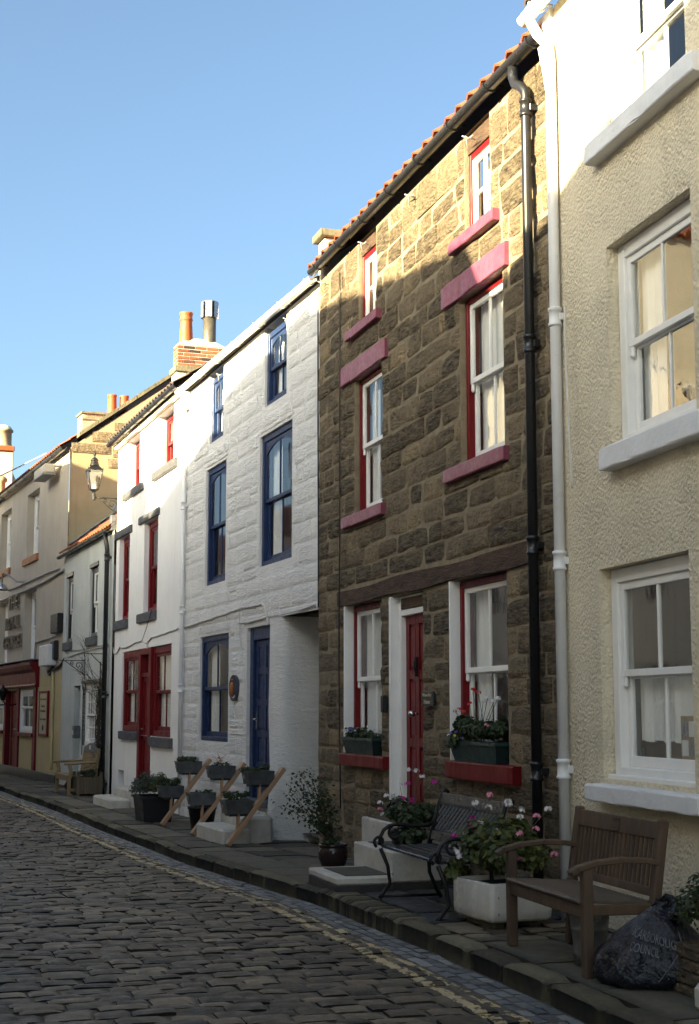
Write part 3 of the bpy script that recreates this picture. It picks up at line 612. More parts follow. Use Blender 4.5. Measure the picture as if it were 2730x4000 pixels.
# ------------------------------------------------------------------ houses
def house_stone():
    H = House('stone_house', 'dark sandstone terraced house with red door, red sills and orange pantile roof', (-0.372, 18.004), 16.95, 6.953)
    e = H.e; w = H.w
    op = [(1.16, 2.42, 1.12, 2.775), (2.74, 3.72, .52, 2.76), (4.52, 5.82, 1.14, 2.785), (1.45, 2.47, 3.8, 5.355), (4.79, 5.82, 3.84, 5.40), (1.61, 2.265, 5.96, 6.95), (4.95, 5.57, 5.98, 6.95)]
    wall_sheet(e, 'wall', 'mortar', 0, w, -.6, 6.95, op, .004, .16)
    extra = [(.87, 6.35, 2.78, 2.965), (1.02, 2.67, 5.355, 5.57), (4.40, 5.97, 5.40, 5.62), (1.125, 2.70, .985, 1.12), (4.50, 6.08, .985, 1.15), (1.15, 2.6, 3.66, 3.8), (4.48, 5.94, 3.70, 3.84), (1.3, 2.45, 5.84, 5.96), (4.67, 5.78, 5.86, 5.98), (1.61, 2.265, 6.7, 6.95), (4.95, 5.57, 6.7, 6.95)]
    blocks(H, 'sandstone', 0, w, -.15, 6.93, op + extra, (.19, .265), (.30, .58), .0085, (.0, .014), (.004, .012), rough=.02, split=.02, tilt=.009)
    shell(H, 0, w, 6.95, 5.6, 'grey_render', 2.8, 8.9)
    b = MB(); n = 24; prof = [(0, 2.785), (0, 2.96)]
    for i in range(n):
        xa, xb = .87+(6.35-.87)*i/n, .87+(6.35-.87)*(i+1)/n
        z0a, z0b = 2.785+.012*sin(xa*3), 2.785+.012*sin(xb*3); z1a, z1b = 2.955+.014*sin(xa*2.1+1), 2.955+.014*sin(xb*2.1+1); ya, yb = -.03-.008*sin(xa*5), -.03-.008*sin(xb*5)
        b.add([(xa, ya, z0a), (xb, yb, z0b), (xb, yb, z1b), (xa, ya, z1a), (xa, .1, z0a), (xb, .1, z0b), (xb, .1, z1b), (xa, .1, z1a)], [(0, 1, 2, 3), (3, 2, 6, 7), (1, 0, 4, 5)] + ([(0, 3, 7, 4)] if i == 0 else []) + ([(2, 1, 5, 6)] if i == n-1 else []))
    b.build('beam', 'brown_beam', e, label='dark brown weathered beam over the ground floor openings')
    for (x0, x1, z0, z1, cur, hz) in ((1.16, 2.42, 1.12, 2.775, 'net', .52), (4.52, 5.82, 1.14, 2.785, 'left', .55)):
        wn_ = sash_window(H, x0+.012, x1, z0, z1-.01, .075, 'red_paint', 'white_paint', .062, .05, 1, split=.5, curtain=cur)
        Bx('painted_reveal', 'white_paint', wn_, x0-.012, x0+.014, -.026, .088, z0, z1, .004)
        sill(wn_, 'red_paint', x0-.03 if x0 < 2 else x0-.02, x1+.26 if x0 < 2 else x1+.25, -.085, .985, 1.118 if x0 < 2 else 1.142, .012, .14)
    for (x0, x1, z0, z1, lx0, lx1, lz0, lz1, sx0, sx1, sz0, sz1, cur) in ((1.45, 2.47, 3.8, 5.355, 1.02, 2.67, 5.355, 5.57, 1.15, 2.60, 3.66, 3.79, 'left'), (4.79, 5.82, 3.84, 5.40, 4.40, 5.97, 5.40, 5.62, 4.48, 5.94, 3.70, 3.83, 'net')):
        wn_ = sash_window(H, x0+.004, x1-.004, z0-.005, z1-.004, .06, 'red_paint', 'white_paint', .05, .048, 1, curtain=cur)
        sill(wn_, 'faded_red_sky_tint', sx0, sx1, -.07, sz0, sz1, .012, .16)
        worn_bar('lintel', 'faded_red_sky_tint', e, lx0, lx1, -.045, .15, lz0, lz1, .012, .006, 'blotchy faded red painted lintel')
    for (x0, x1, z0, z1, sx0, sx1, sz0, sz1) in ((1.61, 2.265, 5.955, 6.78, 1.30, 2.45, 5.845, 5.955), (4.95, 5.57, 5.975, 6.76, 4.67, 5.78, 5.865, 5.975)):
        m = MB(); yf = .05
        m.box(x0, x0+.04, yf, yf+.09, z0, z1, .005); m.box(x1-.03, x1, yf, yf+.09, z0, z1, .005); m.box(x0+.04, x1-.03, yf+.002, yf+.09, z1-.05, z1, .005); wn_ = m.build('window', 'red_paint', e)
        s = MB(); a, b_, c, d = x0+.04, x1-.03, z0, z1-.05
        s.box(a, a+.045, yf+.02, yf+.06, c, d, .004); s.box(b_-.045, b_, yf+.02, yf+.06, c, d, .004); s.box(a+.045, b_-.045, yf+.022, yf+.058, c, c+.07, .004); s.box(a+.045, b_-.045, yf+.022, yf+.058, d-.045, d, .004); s.build('casement', 'white_paint', wn_)
        xm = (a+b_)/2; zm = (c+d)/2 + .02
        MB().box(xm-.02, xm+.02, yf+.024, yf+.056, c+.07, d-.045, .003).build('glazing_bar', 'white_paint', wn_); MB().box(a+.045, b_-.045, yf+.028, yf+.052, zm-.014, zm+.014, .003).build('glazing_bar', 'white_paint', wn_)
        for (p, q) in ((a+.045, xm-.02), (xm+.02, b_-.045)):
            for (r_, t_) in ((c+.07, zm-.014), (zm+.014, d-.045)): MB().box(p, q, yf+.038, yf+.042, r_, t_).build('pane', 'window_glass', wn_)
        sill(wn_, 'faded_red_sky_tint', sx0, sx1, -.07, sz0, sz1, .01, .14); Bx('soffit_board', 'brown_beam', wn_, x0+.002, x1-.002, .035, .2, z1+.002, 6.94, .004)
        cu = MB(); vs = []
        for k in range(15): vs += [(a+(b_-a)*k/14, .22+.012*sin(k*1.7), c), (a+(b_-a)*k/14, .22, d)]
        cu.add(vs, [(2*k, 2*k+2, 2*k+3, 2*k+1) for k in range(14)], .5, True); cu.build('curtain', 'curtain', wn_)
    # door
    fr = MB(); fr.box(2.735, 2.80, -.024, .20, .52, 2.765, .006); fr.box(2.80, 2.885, .06, .20, .52, 2.70, .006); fr.box(3.58, 3.725, .06, .20, .52, 2.70, .006); fr.box(2.885, 3.58, .062, .20, 2.56, 2.62, .006); fr.box(2.80, 3.725, .07, .2, 2.70, 2.765, .004)
    f = fr.build('door_frame', 'white_paint', e); Bx('name_board', 'brown_beam', f, 2.90, 3.57, .055, .08, 2.628, 2.74, .006)
    d = panel_door(e, 2.887, 3.578, .545, 2.556, .115, 'red_paint', (.36, .70), 2)
    kn = MB(); kn.lathe([(0, 0), (.012, .004), (.02, .03), (.014, .06), (.022, .09), (.012, .12), (0, .125)], (3.24, .09, 1.98), 10); kn.box(3.225, 3.255, .085, .118, 1.93, 2.13, .006); kn.build('knocker', 'black_cast_iron', d)
    kb = MB().tube([(3.24, .118, 1.56), (3.24, .07, 1.56)], .014, 10); kb.lathe([(0, -.03), (.03, -.025), (.038, 0), (.03, .025), (0, .03)], (3.24, .05, 1.56), 12); kb.build('door_knob', 'chrome', d)
    Bx('threshold', 'coping_stone', e, 2.70, 3.76, -.10, .2, .40, .545, .01)
    # sign, key box
    sg = Bx('name_plate', 'sign_slate', e, 3.80, 4.13, -.05, -.03, 1.635, 1.775, .006, 'small dark slate plate reading Waverley House')
    for t, z, ww in (('Waverley', 1.715, .25), ('House', 1.655, .16)): text_mesh(t, ww, .042, .004, 'sign_cream', sg, 'lettering', lambda u, v, q, z=z, ww=ww: (3.965-ww/2+u, -.05-q, z+v))
    x, z = H.loc('E', 600, 1090, -.03)
    kb = Bx('key_box', 'black_plastic', e, x-.03, x+.06, -.075, -.02, z-.09, z+.09, .012)
    # gutter, pipes, wires
    gutter(e, .08, 6.98, -.125, 7.045, .062, 'black_paint', .92)
    p = downpipe(e, 6.57, -.085, .05, 6.66, .042, 'black_paint', (6.56, 4.55, 2.90, 1.12), 0.0, [(6.57, -.085, 6.70), (6.53, -.1, 6.76), (6.44, -.12, 6.82), (6.40, -.125, 6.90), (6.40, -.125, 6.99)])
    cable(e, H, [('G', 297, 440), ('G', 297, 1200), ('G', 297, 2200), ('E', 250, 300), ('E', 250, 900), ('E', 262, 1900)], .009, 'black_plastic', -.045)
    roof = pantiles(e, .02, 6.93, -.145, 7.075, 2.8, 9.25, 'pantile', 2, tw=.30, amp=.04)
    mo = MB()
    for i in range(70):
        x, y = 6.55+abs(random.gauss(0, .18)), -.08+U(0, .18); zz = 7.12 + .7*(y+.1) + U(0, .05); s = U(.012, .035)
        mo.lathe([(0, 0), (s, s*.2), (s*.8, s*.8), (0, s)], (min(x, 6.9), y, zz), 6, R())
    mo.build('moss', 'moss', roof, kind='stuff')
    # hooks under the gutter
    for i in range(4):
        x = .35 + i*1.62; m = MB()
        m.tube([(x, .01, 6.82), (x, -.12, 6.84)], .007, 5); m.tube([(x-.1, -.06, 6.83), (x+.12, -.06, 6.81)], .006, 5); m.tube([(x+.04, -.1, 6.83), (x+.01, -.07, 6.72)], .005, 5); m.build('hook', 'grey_cable', e)
    # little end stack beside the pantiles
    Bx('end_stack', 'chimney_render', e, -.12, .16, .02, .62, 6.9, 7.48, .012); Bx('stack_cap', 'coping_stone', e, -.18, .22, -.05, .68, 7.482, 7.58, .012)
    return H
def house_white():
    H = House('white_house', 'white painted stone house with navy blue windows and blue door', (-2.818, 24.799), 19.8, 7.222)
    e = H.e; w = H.w
    op = [(1.69, 2.54, 5.81, 6.95), (4.79, 5.81, 5.80, 6.95), (1.52, 2.75, 3.54, 5.405), (4.58, 6.08, 3.57, 5.41), (1.28, 3.0, 1.12, 2.745), (4.0, 5.15, .38, 2.75), (5.3, w+.01, -1, 2.82)]
    wall_sheet(e, 'wall', 'white_painted_stone', 0, w, -.6, 6.95, op, .012, .17)
    fr = [(h[0]-.1, h[1]+.1, h[2]-.12, h[3]+.03) for h in op[:5]] + [(3.86, 5.30, -1, 2.80), (5.2, w, -1, 2.84)]
    blocks(H, 'white_painted_stone', 0.05, w-.02, -.25, 6.9, op + fr, (.20, .30), (.34, .72), .010, (.0, .004), (.001, .003), rough=.008, limit=290, split=.05, tilt=.005)
    shell(H, 0, w, 6.95, 5.6, 'chimney_render', 2.8, 8.9)
    for i, (x0, x1, z0, z1) in enumerate(op[:5]):
        sash_window(H, x0+.004, x1-.004, z0+.004, min(z1, 6.86)-.004, .045 if i < 4 else .04, 'blue_paint', 'blue_paint', .085, .05, 1, arch=True, split=.5, curtain=('net', 'left', 'right', 'left', 'left')[i], horns=False)
    # door and surround
    m = MB(); m.box(3.995, 4.16, .06, .2, .36, 2.75, .006); m.box(5.06, 5.155, .06, .2, .36, 2.75, .006); m.box(4.16, 5.06, .062, .2, 2.57, 2.75, .006); m.build('door_frame', 'blue_paint', e)
    d = panel_door(e, 4.163, 5.057, .40, 2.566, .10, 'blue_paint', (.2, .4, .6, .8), 2, st=.12)
    h = MB().box(4.20, 4.24, .085, .10, 1.33, 1.56, .004); h.tube([(4.22, .09, 1.47), (4.22, .05, 1.47), (4.33, .05, 1.465)], .011, 8); h.build('door_handle', 'chrome', d)
    Bx('threshold', 'slate', e, 3.95, 5.2, -.06, .2, .30, .385, .01)
    # rounded pier and the passage behind it
    mb = MB(); Z = [-.6, -.1, .3, .9, 1.6, 2.2, 2.6, 2.82]; rows_ = []
    for z in Z:
        t = max(0, min(1, (z+.1)/2.9)); xc = 5.60 + .13*t; r = .34 - .22*t; bul = .05*(1-t)
        row = [(5.17, .0, z), (5.24, -.012-bul*.3, z), (xc-r, -.014-bul, z)]
        for k in range(1, 7): an = -pi/2 + pi/2*k/6; row.append((xc-r+r*cos(an), -.014-bul+r+r*sin(an), z))
        row += [(xc+.05, .8, z), (xc+.12, 1.7, z), (xc+.2, 3.2, z), (7.4, 3.22, z)]
        rows_.append([(p[0]+.012*noise.noise(Vector((p[0]*4, z*3, p[1]*4))), p[1]+.022*noise.noise(Vector((p[0]*3, z*3, 7))), p[2]) for p in row])
    k = len(rows_[0]); mb.add([p for r_ in rows_ for p in r_], [(i*k+j, i*k+j+1, (i+1)*k+j+1, (i+1)*k+j) for i in range(len(Z)-1) for j in range(k-1)], .5, True)
    mb.build('passage_pier', 'white_painted_stone', e)
    s = MB().add([(5.3, .012, 2.82), (w, .012, 2.82), (w, 3.3, 2.82), (5.3, 3.3, 2.82)], [(0, 1, 2, 3)]); s.build('passage_soffit', 'brown_beam', e)
    gutter(e, -.06, 7.28, -.11, 7.02, .062, 'white_plastic', 1.15, 6.98)
    pantiles(e, .02, w-.03, -.05, 6.99, 2.8, 8.6, 'dark_tile', 0)
    p = downpipe(e, .27, -.06, 0.0, 6.62, .036, 'white_plastic', (5.0, 3.25, 1.95), 0.0)
    m = MB().box(.12, .42, -.13, 0, 6.64, 6.80, .01); m.box(.17, .37, -.11, 0, 6.80, 6.95, .01); m.build('hopper', 'white_plastic', p)
    cable(e, H, [('D', 440, 495), ('D', 560, 455), ('D', 700, 410), ('D', 800, 375), ('D', 880, 345), ('D', 1000, 325), ('D', 1040, 312), ('D', 1062, 330), ('D', 1078, 400), ('D', 1090, 475)], .016, 'white_cable')
    cable(e, H, [('D', 860, 465), ('D', 1000, 440), ('D', 1085, 410), ('D', 1250, 385), ('D', 1460, 315), ('D', 1476, 345)], .009, 'white_cable')
    cable(e, H, [('C', 1475, 60), ('C', 1475, 1000), ('C', 1478, 1900), ('D', 1478, 340)], .01, 'black_plastic', -.02)
    cable(e, H, [('D', 868, 350), ('D', 872, 600), ('D', 880, 720)], .006, 'white_cable')
    # oval plaque with the relief of a figure
    cx, cz = 3.44, 1.912; pl = MB(); n = 28
    ring = [(cx+.235*cos(2*pi*k/n), cz+.19*sin(2*pi*k/n)) for k in range(n)]
    pl.prism(ring[::-1], lambda u, v, t: (u, t, v), -.035, .0); P = pl.build('plaque', 'plaque_blue', e, label='oval dark blue relief plaque with a pale figure')
    rl = MB()
    for k in range(n): a0 = 2*pi*k/n; rl.lathe([(0, -.006), (.014, 0), (0, .006)], (cx+.205*cos(a0), -.037, cz+.165*sin(a0)), 6)
    rl.build('rope_border', 'plaque_blue', P)
    fg = MB(); fg.tube([(cx, -.04, cz-.13), (cx-.01, -.05, cz-.04), (cx, -.05, cz+.04), (cx+.005, -.045, cz+.085)], [.02, .045, .035, .02], 8); fg.lathe([(0, -.025), (.022, -.01), (.022, .01), (0, .025)], (cx, -.045, cz+.115), 8); fg.build('figure_relief', 'sill_ochre', P)
    mk = MB()
    for k in range(7):
        an = -pi/2 + (k-3)*.2; mk.box(cx+.17*cos(an)-.008, cx+.17*cos(an)+.008, -.042, -.034, cz+.137*sin(an)-.012, cz+.137*sin(an)+.012, .002)
    mk.build('pale_marks', 'paper', P)
    for i in range(4):
        x = .75 + i*1.75; m = MB()
        m.tube([(x, .0, 6.76), (x, -.1, 6.78)], .007, 5); m.tube([(x-.09, -.05, 6.77), (x+.1, -.05, 6.75)], .006, 5); m.tube([(x+.03, -.08, 6.77), (x+.01, -.06, 6.66)], .005, 5); m.build('hook', 'grey_cable', e)
    return H
def house_red():
    H = House('red_window_house', 'white rendered house with dark red windows and door', (-4.821, 30.363), 19.8, 5.914)
    e = H.e; w = H.w
    op = [(1.0, 2.2, 5.93, 6.98, .3), (3.78, 5.11, 5.95, 6.98, .3), (.33, 1.38, 3.39, 5.07, .2), (2.77, 3.96, 3.40, 5.11, .2), (.86, 5.2, 1.12, 2.74, .16), (2.50, 3.62, .3, 1.13, .16), (.62, 1.22, .07, .42, .25)]
    wall_sheet(e, 'wall', 'white_render', 0, w, -.7, 7.0, op, .0, .2)
    Bx('vent_back', 'interior_dark', e, .6, 1.25, .22, .26, .05, .45)
    shell(H, 0, w, 7.0, 5.6, 'chimney_render', 2.8, 8.9)
    for i, (x0, x1, z0, z1) in enumerate(((1.0, 2.2, 5.93, 6.94), (3.78, 5.11, 5.95, 6.94))):
        wn_ = sash_window(H, x0+.004, x1-.004, z0+.004, z1, .16, 'red_paint', 'red_paint', .07, .045, 1, curtain='net', horns=False)
        sill(wn_, 'slate', (.77, 3.56)[i], (2.62, 5.47)[i], -.07, 5.785 if i == 0 else 5.79, 5.928 if i == 0 else 5.945, .015, .14)
    for i, (x0, x1, z0, z1) in enumerate(((.33, 1.38, 3.39, 5.07), (2.77, 3.96, 3.40, 5.11))):
        wn_ = sash_window(H, x0+.004, x1-.004, z0+.004, z1-.004, .09, 'red_paint', 'red_paint', .11, .055, 0, curtain=None, horns=True)
        sill(wn_, 'slate', (.0, 2.38)[i], (1.38, 3.97)[i], -.06, (3.20, 3.22)[i], (3.388, 3.395)[i], .015, .1)
        worn_bar('lintel', 'slate', e, (-.04, 2.34)[i], (1.62, 4.10)[i], -.05, .2, (5.078, 5.118)[i], (5.235, 5.26)[i], .015, .008)
    # ground floor: window, door, window under one red frame
    for i, (x0, x1, z0) in enumerate(((.865, 2.50, 1.19), (3.62, 5.195, 1.125))):
        wn_ = sash_window(H, x0, x1, z0, 2.735, .03, 'red_paint', 'red_paint', .13, .055, 1, curtain='net' if i else 'sides')
        sill(wn_, 'slate', (.95, 3.80)[i] - .1, (2.60, 5.40)[i], -.07, (1.03, .945)[i], (1.186, 1.118)[i], .015, .1)
    m = MB(); m.box(2.502, 2.70, -.02, .14, .3, 2.735, .006); m.box(3.42, 3.618, -.02, .14, .3, 2.735, .006); m.box(2.70, 3.42, -.018, .14, 2.62, 2.735, .006); m.box(2.70, 3.42, .01, .14, 2.20, 2.28, .006); fr_ = m.build('door_frame', 'red_paint', e)
    MB().box(2.70, 3.42, .07, .075, 2.28, 2.62).build('fanlight_pane', 'window_glass', fr_)
    d = panel_door(e, 2.703, 3.417, .34, 2.196, .05, 'red_paint', (.4, .55), 2); MB().tube([(2.80, .05, 1.25), (2.80, .0, 1.25), (2.9, .0, 1.24)], .012, 8).build('door_handle', 'brass', d)
    Bx('threshold', 'coping_stone', e, 2.45, 3.65, -.05, .16, .2, .335, .01)
    gutter(e, -.22, 5.96, -.16, 7.13, .065, 'black_paint', .62); pantiles(e, -.1, w-.02, -.2, 7.16, 2.8, 9.1, 'dark_tile', 0)
    Bx('fascia', 'chimney_render', e, -.02, w-.01, -.08, -.005, 6.985, 7.08, .004)
    cable(e, H, [('B', 1005, 745), ('B', 1015, 800), ('B', 1040, 790), ('B', 1065, 740), ('B', 1120, 745), ('B', 1200, 700), ('B', 1260, 685), ('B', 1300, 710), ('B', 1315, 690), ('B', 1345, 655), ('B', 1430, 630), ('B', 1500, 605), ('B', 1580, 575)], .014, 'white_cable')
    cable(e, H, [('B', 1260, 685), ('B', 1310, 540), ('B', 1345, 410)], .006, 'black_plastic', -.07); cable(e, H, [('B', 1022, 10), ('B', 1015, 400), ('B', 1000, 700)], .012, 'white_cable')
    cable(e, H, [('B', 1310, 700), ('B', 1308, 760)], .012, 'white_cable')
    # party-wall chimney: rendered base, stone slab, bricks, flaunching, two pots
    cx0, cx1, cy0, cy1 = 4.62, 4.97, .08, .95
    Bx('chimney_base', 'chimney_render', e, cx0-.02, cx1+.02, cy0-.02, cy1+.02, 7.0, 7.58, .01); Bx('chimney_slab', 'coping_stone', e, cx0-.06, cx1+.06, cy0-.06, cy1+.06, 7.582, 7.69, .012)
    ch = brick_stack(e, cx0, cx1, cy0, cy1, 7.692, 8.085, 'brick')
    f = MB(); q = [(cx0, cy0), (cx1, cy0), (cx1, cy1), (cx0, cy1)]; t = [(cx0+.1, cy0+.22), (cx1-.1, cy0+.22), (cx1-.1, cy1-.25), (cx0+.1, cy1-.25)]
    f.add([(*p, 8.087) for p in q] + [(*p, 8.10) for p in q] + [(*p, 8.24) for p in t], [(0, 1, 5, 4), (1, 2, 6, 5), (2, 3, 7, 6), (3, 0, 4, 7), (4, 5, 9, 8), (5, 6, 10, 9), (6, 7, 11, 10), (7, 4, 8, 11), (8, 9, 10, 11)]); f.build('flaunching', 'chimney_render', ch)
    xm = (cx0+cx1)/2
    MB().lathe([(.125, 0), (.118, .2), (.105, .42), (.108, .45), (.118, .46), (.118, .48), (.108, .49), (.112, .55), (.122, .57), (.122, .60), (.10, .60), (.095, .3)], (xm, cy0+.19, 8.12), 20).build('chimney_pot', 'terracotta', ch)
    fl = MB().lathe([(.115, 0), (.115, .5), (.12, .5), (.12, .0)], (xm, cy0+.62, 8.18), 20).build('flue', 'steel_flue', ch)
    cw = MB(); r0 = .16
    for k in range(6):
        a0, a1 = 2*pi*k/6+.3, 2*pi*(k+.72)/6+.3
        cw.add([(xm+r0*cos(a0), cy0+.62+r0*sin(a0), 8.66), (xm+r0*cos(a1), cy0+.62+r0*sin(a1), 8.66), (xm+r0*cos(a1), cy0+.62+r0*sin(a1), 8.96), (xm+r0*cos(a0), cy0+.62+r0*sin(a0), 8.96)], [(0, 1, 2, 3)])
    cw.lathe([(0, .3), (.13, .295), (.13, .31), (0, .315)], (xm, cy0+.62, 8.66), 12); cw.build('cowl', 'steel_bright', ch); MB().lathe([(.10, 0), (.10, .29)], (xm, cy0+.62, 8.665), 12).build('cowl_core', 'black_plastic', ch)
    return H
def house_cottage():
    H = House('cottage', 'low pale roughcast cottage with orange pantile roof between pub and red windowed house', (-6.922, 35.982), 20.5, 5.999)
    e = H.e; w = H.w
    op = [(.38, 1.25, 3.20, 4.76, .12), (3.40, 4.36, 3.19, 4.72, .12), (1.72, 2.66, -.7, 2.15, .35), (2.90, 4.85, .82, 2.17, .12)]
    wall_sheet(e, 'wall', 'cottage_roughcast', 0, w, -.7, 5.3, op, -.05, .2)
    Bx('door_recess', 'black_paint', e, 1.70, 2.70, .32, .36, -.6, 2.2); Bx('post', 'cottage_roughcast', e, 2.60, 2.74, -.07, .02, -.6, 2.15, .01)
    shell(H, 0, w, 5.3, 6, 'gable_render', 3.4, 7.9)
    for i, (x0, x1, z0, z1) in enumerate(((.38, 1.25, 3.20, 4.76), (3.40, 4.36, 3.19, 4.72))):
        wn_ = sash_window(H, x0+.003, x1-.003, z0+.003, z1-.003, .0, 'black_paint', 'white_paint', .11, .05, 1, curtain='net' if i else None)
        sill(wn_, 'slate', x0-.12, x1+.06, -.12, z0-.20, z0-.003, .012, .05); Bx('head', 'black_paint', wn_, x0-.02, x1+.02, -.07, .04, z1, z1+.09, .006)
    wn_ = sash_window(H, 2.903, 4.847, .823, 2.167, .0, 'white_paint', 'white_paint', .1, .045, 5, rows=2, curtain='sides', horns=False); Bx('black_jamb', 'black_paint', wn_, 2.86, 2.9, -.06, .1, .6, 2.2, .004); Bx('head', 'black_paint', wn_, 2.74, 4.95, -.08, .04, 2.172, 2.25, .006)
    gutter(e, -.25, 5.85, -.17, 5.33, .06, 'black_paint', .8)
    roof = pantiles(e, -.1, w-.02, -.17, 5.38, 3.4, 8.15, 'pantile', 2, rl=.32)
    L = hypot(3.57, 2.77); dy, dz = 3.57/L, 2.77/L
    fl = MB(); fl.add([(-.06, -.17+dy*.3-dz*.09, 5.38+dz*.3+dy*.09), (.55, -.17+dy*.3-dz*.07, 5.38+dz*.3+dy*.07), (.55, 3.4-dz*.07, 8.15+dy*.07), (-.06, 3.4-dz*.09, 8.15+dy*.09)], [(0, 1, 2, 3)]); fl.add([(-.06, -.17+dy*.3-dz*.09, 5.38+dz*.3+dy*.09), (-.06, 3.4-dz*.09, 8.15+dy*.09), (-.06, 3.4-dz*.09, 8.35+dy*.09), (-.06, -.17+dy*.3-dz*.09, 5.58+dz*.3+dy*.09)], [(0, 1, 2, 3)]); fl.build('lead_flashing', 'lead', roof)
    downpipe(e, 5.72, -.14, -.15, 4.9, .05, 'black_paint', (4.75, 1.9, .1), -.05, [(5.72, -.15, 5.0), (5.66, -.17, 5.15), (5.62, -.17, 5.27)])
    Bx('corner_block', 'slate', e, 5.80, 5.97, -.12, .0, 5.30, 5.62, .01)
    cable(e, H, [('B', 575, 790), ('B', 600, 830), ('B', 680, 800), ('B', 760, 775), ('B', 860, 750), ('B', 960, 730)], .014, 'white_cable', -.07); cable(e, H, [('B', 740, 810), ('B', 735, 960), ('B', 750, 1100)], .012, 'white_cable', -.07)
    cable(e, H, [('B', 570, 760), ('B', 700, 770), ('B', 960, 715)], .01, 'grey_cable', -.07)
    # letter box on the post
    x, z = 2.62, H.loc('B', 735, 1490, -.15)[1]; m = MB(); m.box(x-.12, x+.14, -.22, -.075, z-.16, z+.12, .015); lb = m.build('post_box', 'galvanised', e); Bx('slot', 'paper', lb, x-.02, x+.04, -.228, -.221, z-.08, z+.02)
    return H
def house_pub():
    H = House('pub', 'tan rendered pub with dark red shopfront, white sashes and orange sills', (-20.506, 68.776), 22.5, 35.495)
    e = H.e; w = H.w; x0 = 17.0; top = 8.0
    def hole(a, b, c, d): return (a, b, c, d, .26)
    ups = [(20.6, 22.4, 5.79, 7.60), (25.35, 27.25, 5.79, 7.60), (29.85, 31.63, 5.79, 7.60)]; mids = [(20.6, 22.4, 2.92, 4.84), (25.5, 27.2, 2.90, 4.82), (29.87, 31.58, 2.93, 4.85)]
    op = [hole(*h) for h in ups + mids]
    wall_sheet(e, 'wall', 'pub_render', x0, w, 2.5, top, op, .0, .26)
    gops = [(24.2, 26.9, 1.0, 2.14, .12), (27.45, 29.45, -.5, 2.14, .3), (29.62, 31.75, .98, 2.15, .12)]
    wall_sheet(e, 'lower_wall', 'pub_yellow', x0, w+.12, -.8, 2.5, gops, .0, .12)
    for k, (a, b, c, d) in enumerate(ups + mids):
        wn_ = sash_window(H, a+.003, b-.003, c+.003, d-.003, .2, 'white_paint', 'white_paint', .12, .06, 1, curtain='left' if k % 2 else 'net', horns=False)
        sill(wn_, 'sill_ochre' if k < 3 else 'white_paint', a-.28 if k < 3 else a-.02, b+.12 if k < 3 else b+.02, -.07, c-.19 if k < 3 else c-.05, c-.003, .01, .22)
    # gable end towards the camera: stone above, render below
    xr = w - .02; yr, zr = 3.6, 10.75; sl = (zr-8.1)/yr
    g = MB(); g.add([(xr, .02, -.8), (xr, 6.2, -.8), (xr, 6.2, 8.1), (xr, yr, zr-.1), (xr, .02, 8.05)], [(0, 1, 2, 3, 4)]); g.build('gable_wall', 'gable_render', e)
    ms = MB()
    for (ya, yb, za, zb) in ((.03, 1.05, 7.93, 8.2), (1.07, 1.75, 7.86, 8.2), (.95, 1.6, 7.58, 7.84), (.55, 1.45, 8.22, 8.52), (1.47, 2.3, 8.22, 8.56), (1.1, 1.6, 8.54, 8.78), (1.62, 2.5, 8.58, 8.95), (1.35, 1.75, 7.3, 7.56), (1.95, 2.9, 8.97, 9.35)):
        b = MB(); block_mesh(b, (ya, yb, za, zb), .012, .02, .012, U(.35, .7), ya*3, .012); m = MB(); m.add([(xr-v[1], v[0], v[2]) for v in b.v], b.f, U(.35, .75)); m.build('gable_stone', 'sandstone', e)
    cp = MB(); z_ = lambda y: 8.1 + sl*y + .08; n = 7
    for k in range(n):
        ya, yb = .22+(yr-.2)*k/n, .22+(yr-.2)*(k+1)/n - .015
        c = MB(); c.add([(xr-.25, ya, z_(ya)), (xr+.06, ya, z_(ya)), (xr+.06, yb, z_(yb)), (xr-.25, yb, z_(yb)), (xr-.25, ya, z_(ya)+.11), (xr+.06, ya, z_(ya)+.11), (xr+.06, yb, z_(yb)+.11), (xr-.25, yb, z_(yb)+.11)], [(3, 2, 1, 0), (4, 5, 6, 7), (0, 1, 5, 4), (1, 2, 6, 5), (2, 3, 7, 6), (3, 0, 4, 7)], U(.2, .5)); c.build('coping', 'coping_stone', e)
    gutter(e, x0, w+.02, -.15, 8.06, .085, 'black_paint', 1.3); pantiles(e, x0, w-.3, -.2, 8.12, yr, zr+.05, 'red_tile_far', 1, rl=.34)
    Bx('rear_wall', 'gable_render', e, x0, w-.05, 6.0, 6.2, -.8, 8.1); fl = MB(); fl.add([(x0, .34, 2.7), (w-.05, .34, 2.7), (w-.05, 6, 2.7), (x0, 6, 2.7)], [(0, 1, 2, 3)]); fl.add([(x0, .34, 5.5), (w-.05, .34, 5.5), (w-.05, 6, 5.5), (x0, 6, 5.5)], [(0, 1, 2, 3)]); fl.add([(x0, 2.4, -.8), (w-.05, 2.4, -.8), (w-.05, 2.4, 8), (x0, 2.4, 8)], [(0, 1, 2, 3)]); fl.build('interior', 'interior_dark', e)
    # chimney on the ridge side
    ch = brick_stack(e, 32.9, 33.5, .72, 2.3, 8.7, 9.33, 'yellow_brick', .23, .075); Bx('cap_course', 'coping_stone', ch, 32.84, 33.56, .68, 2.34, 9.335, 9.40, .01)
    for y in (1.55, 1.88): MB().lathe([(.135, 0), (.12, .3), (.115, .5), (.125, .52), (.125, .56), (.10, .56), (.1, .3)], (33.3, y, 9.38), 18).build('chimney_pot', 'terracotta', ch)
    # shopfront
    f = MB(); prof = [(0.0, 2.19), (-.10, 2.19), (-.13, 2.24), (-.10, 2.28), (-.12, 2.58), (-.2, 2.66), (-.26, 2.78), (-.26, 2.84), (0, 2.90)]
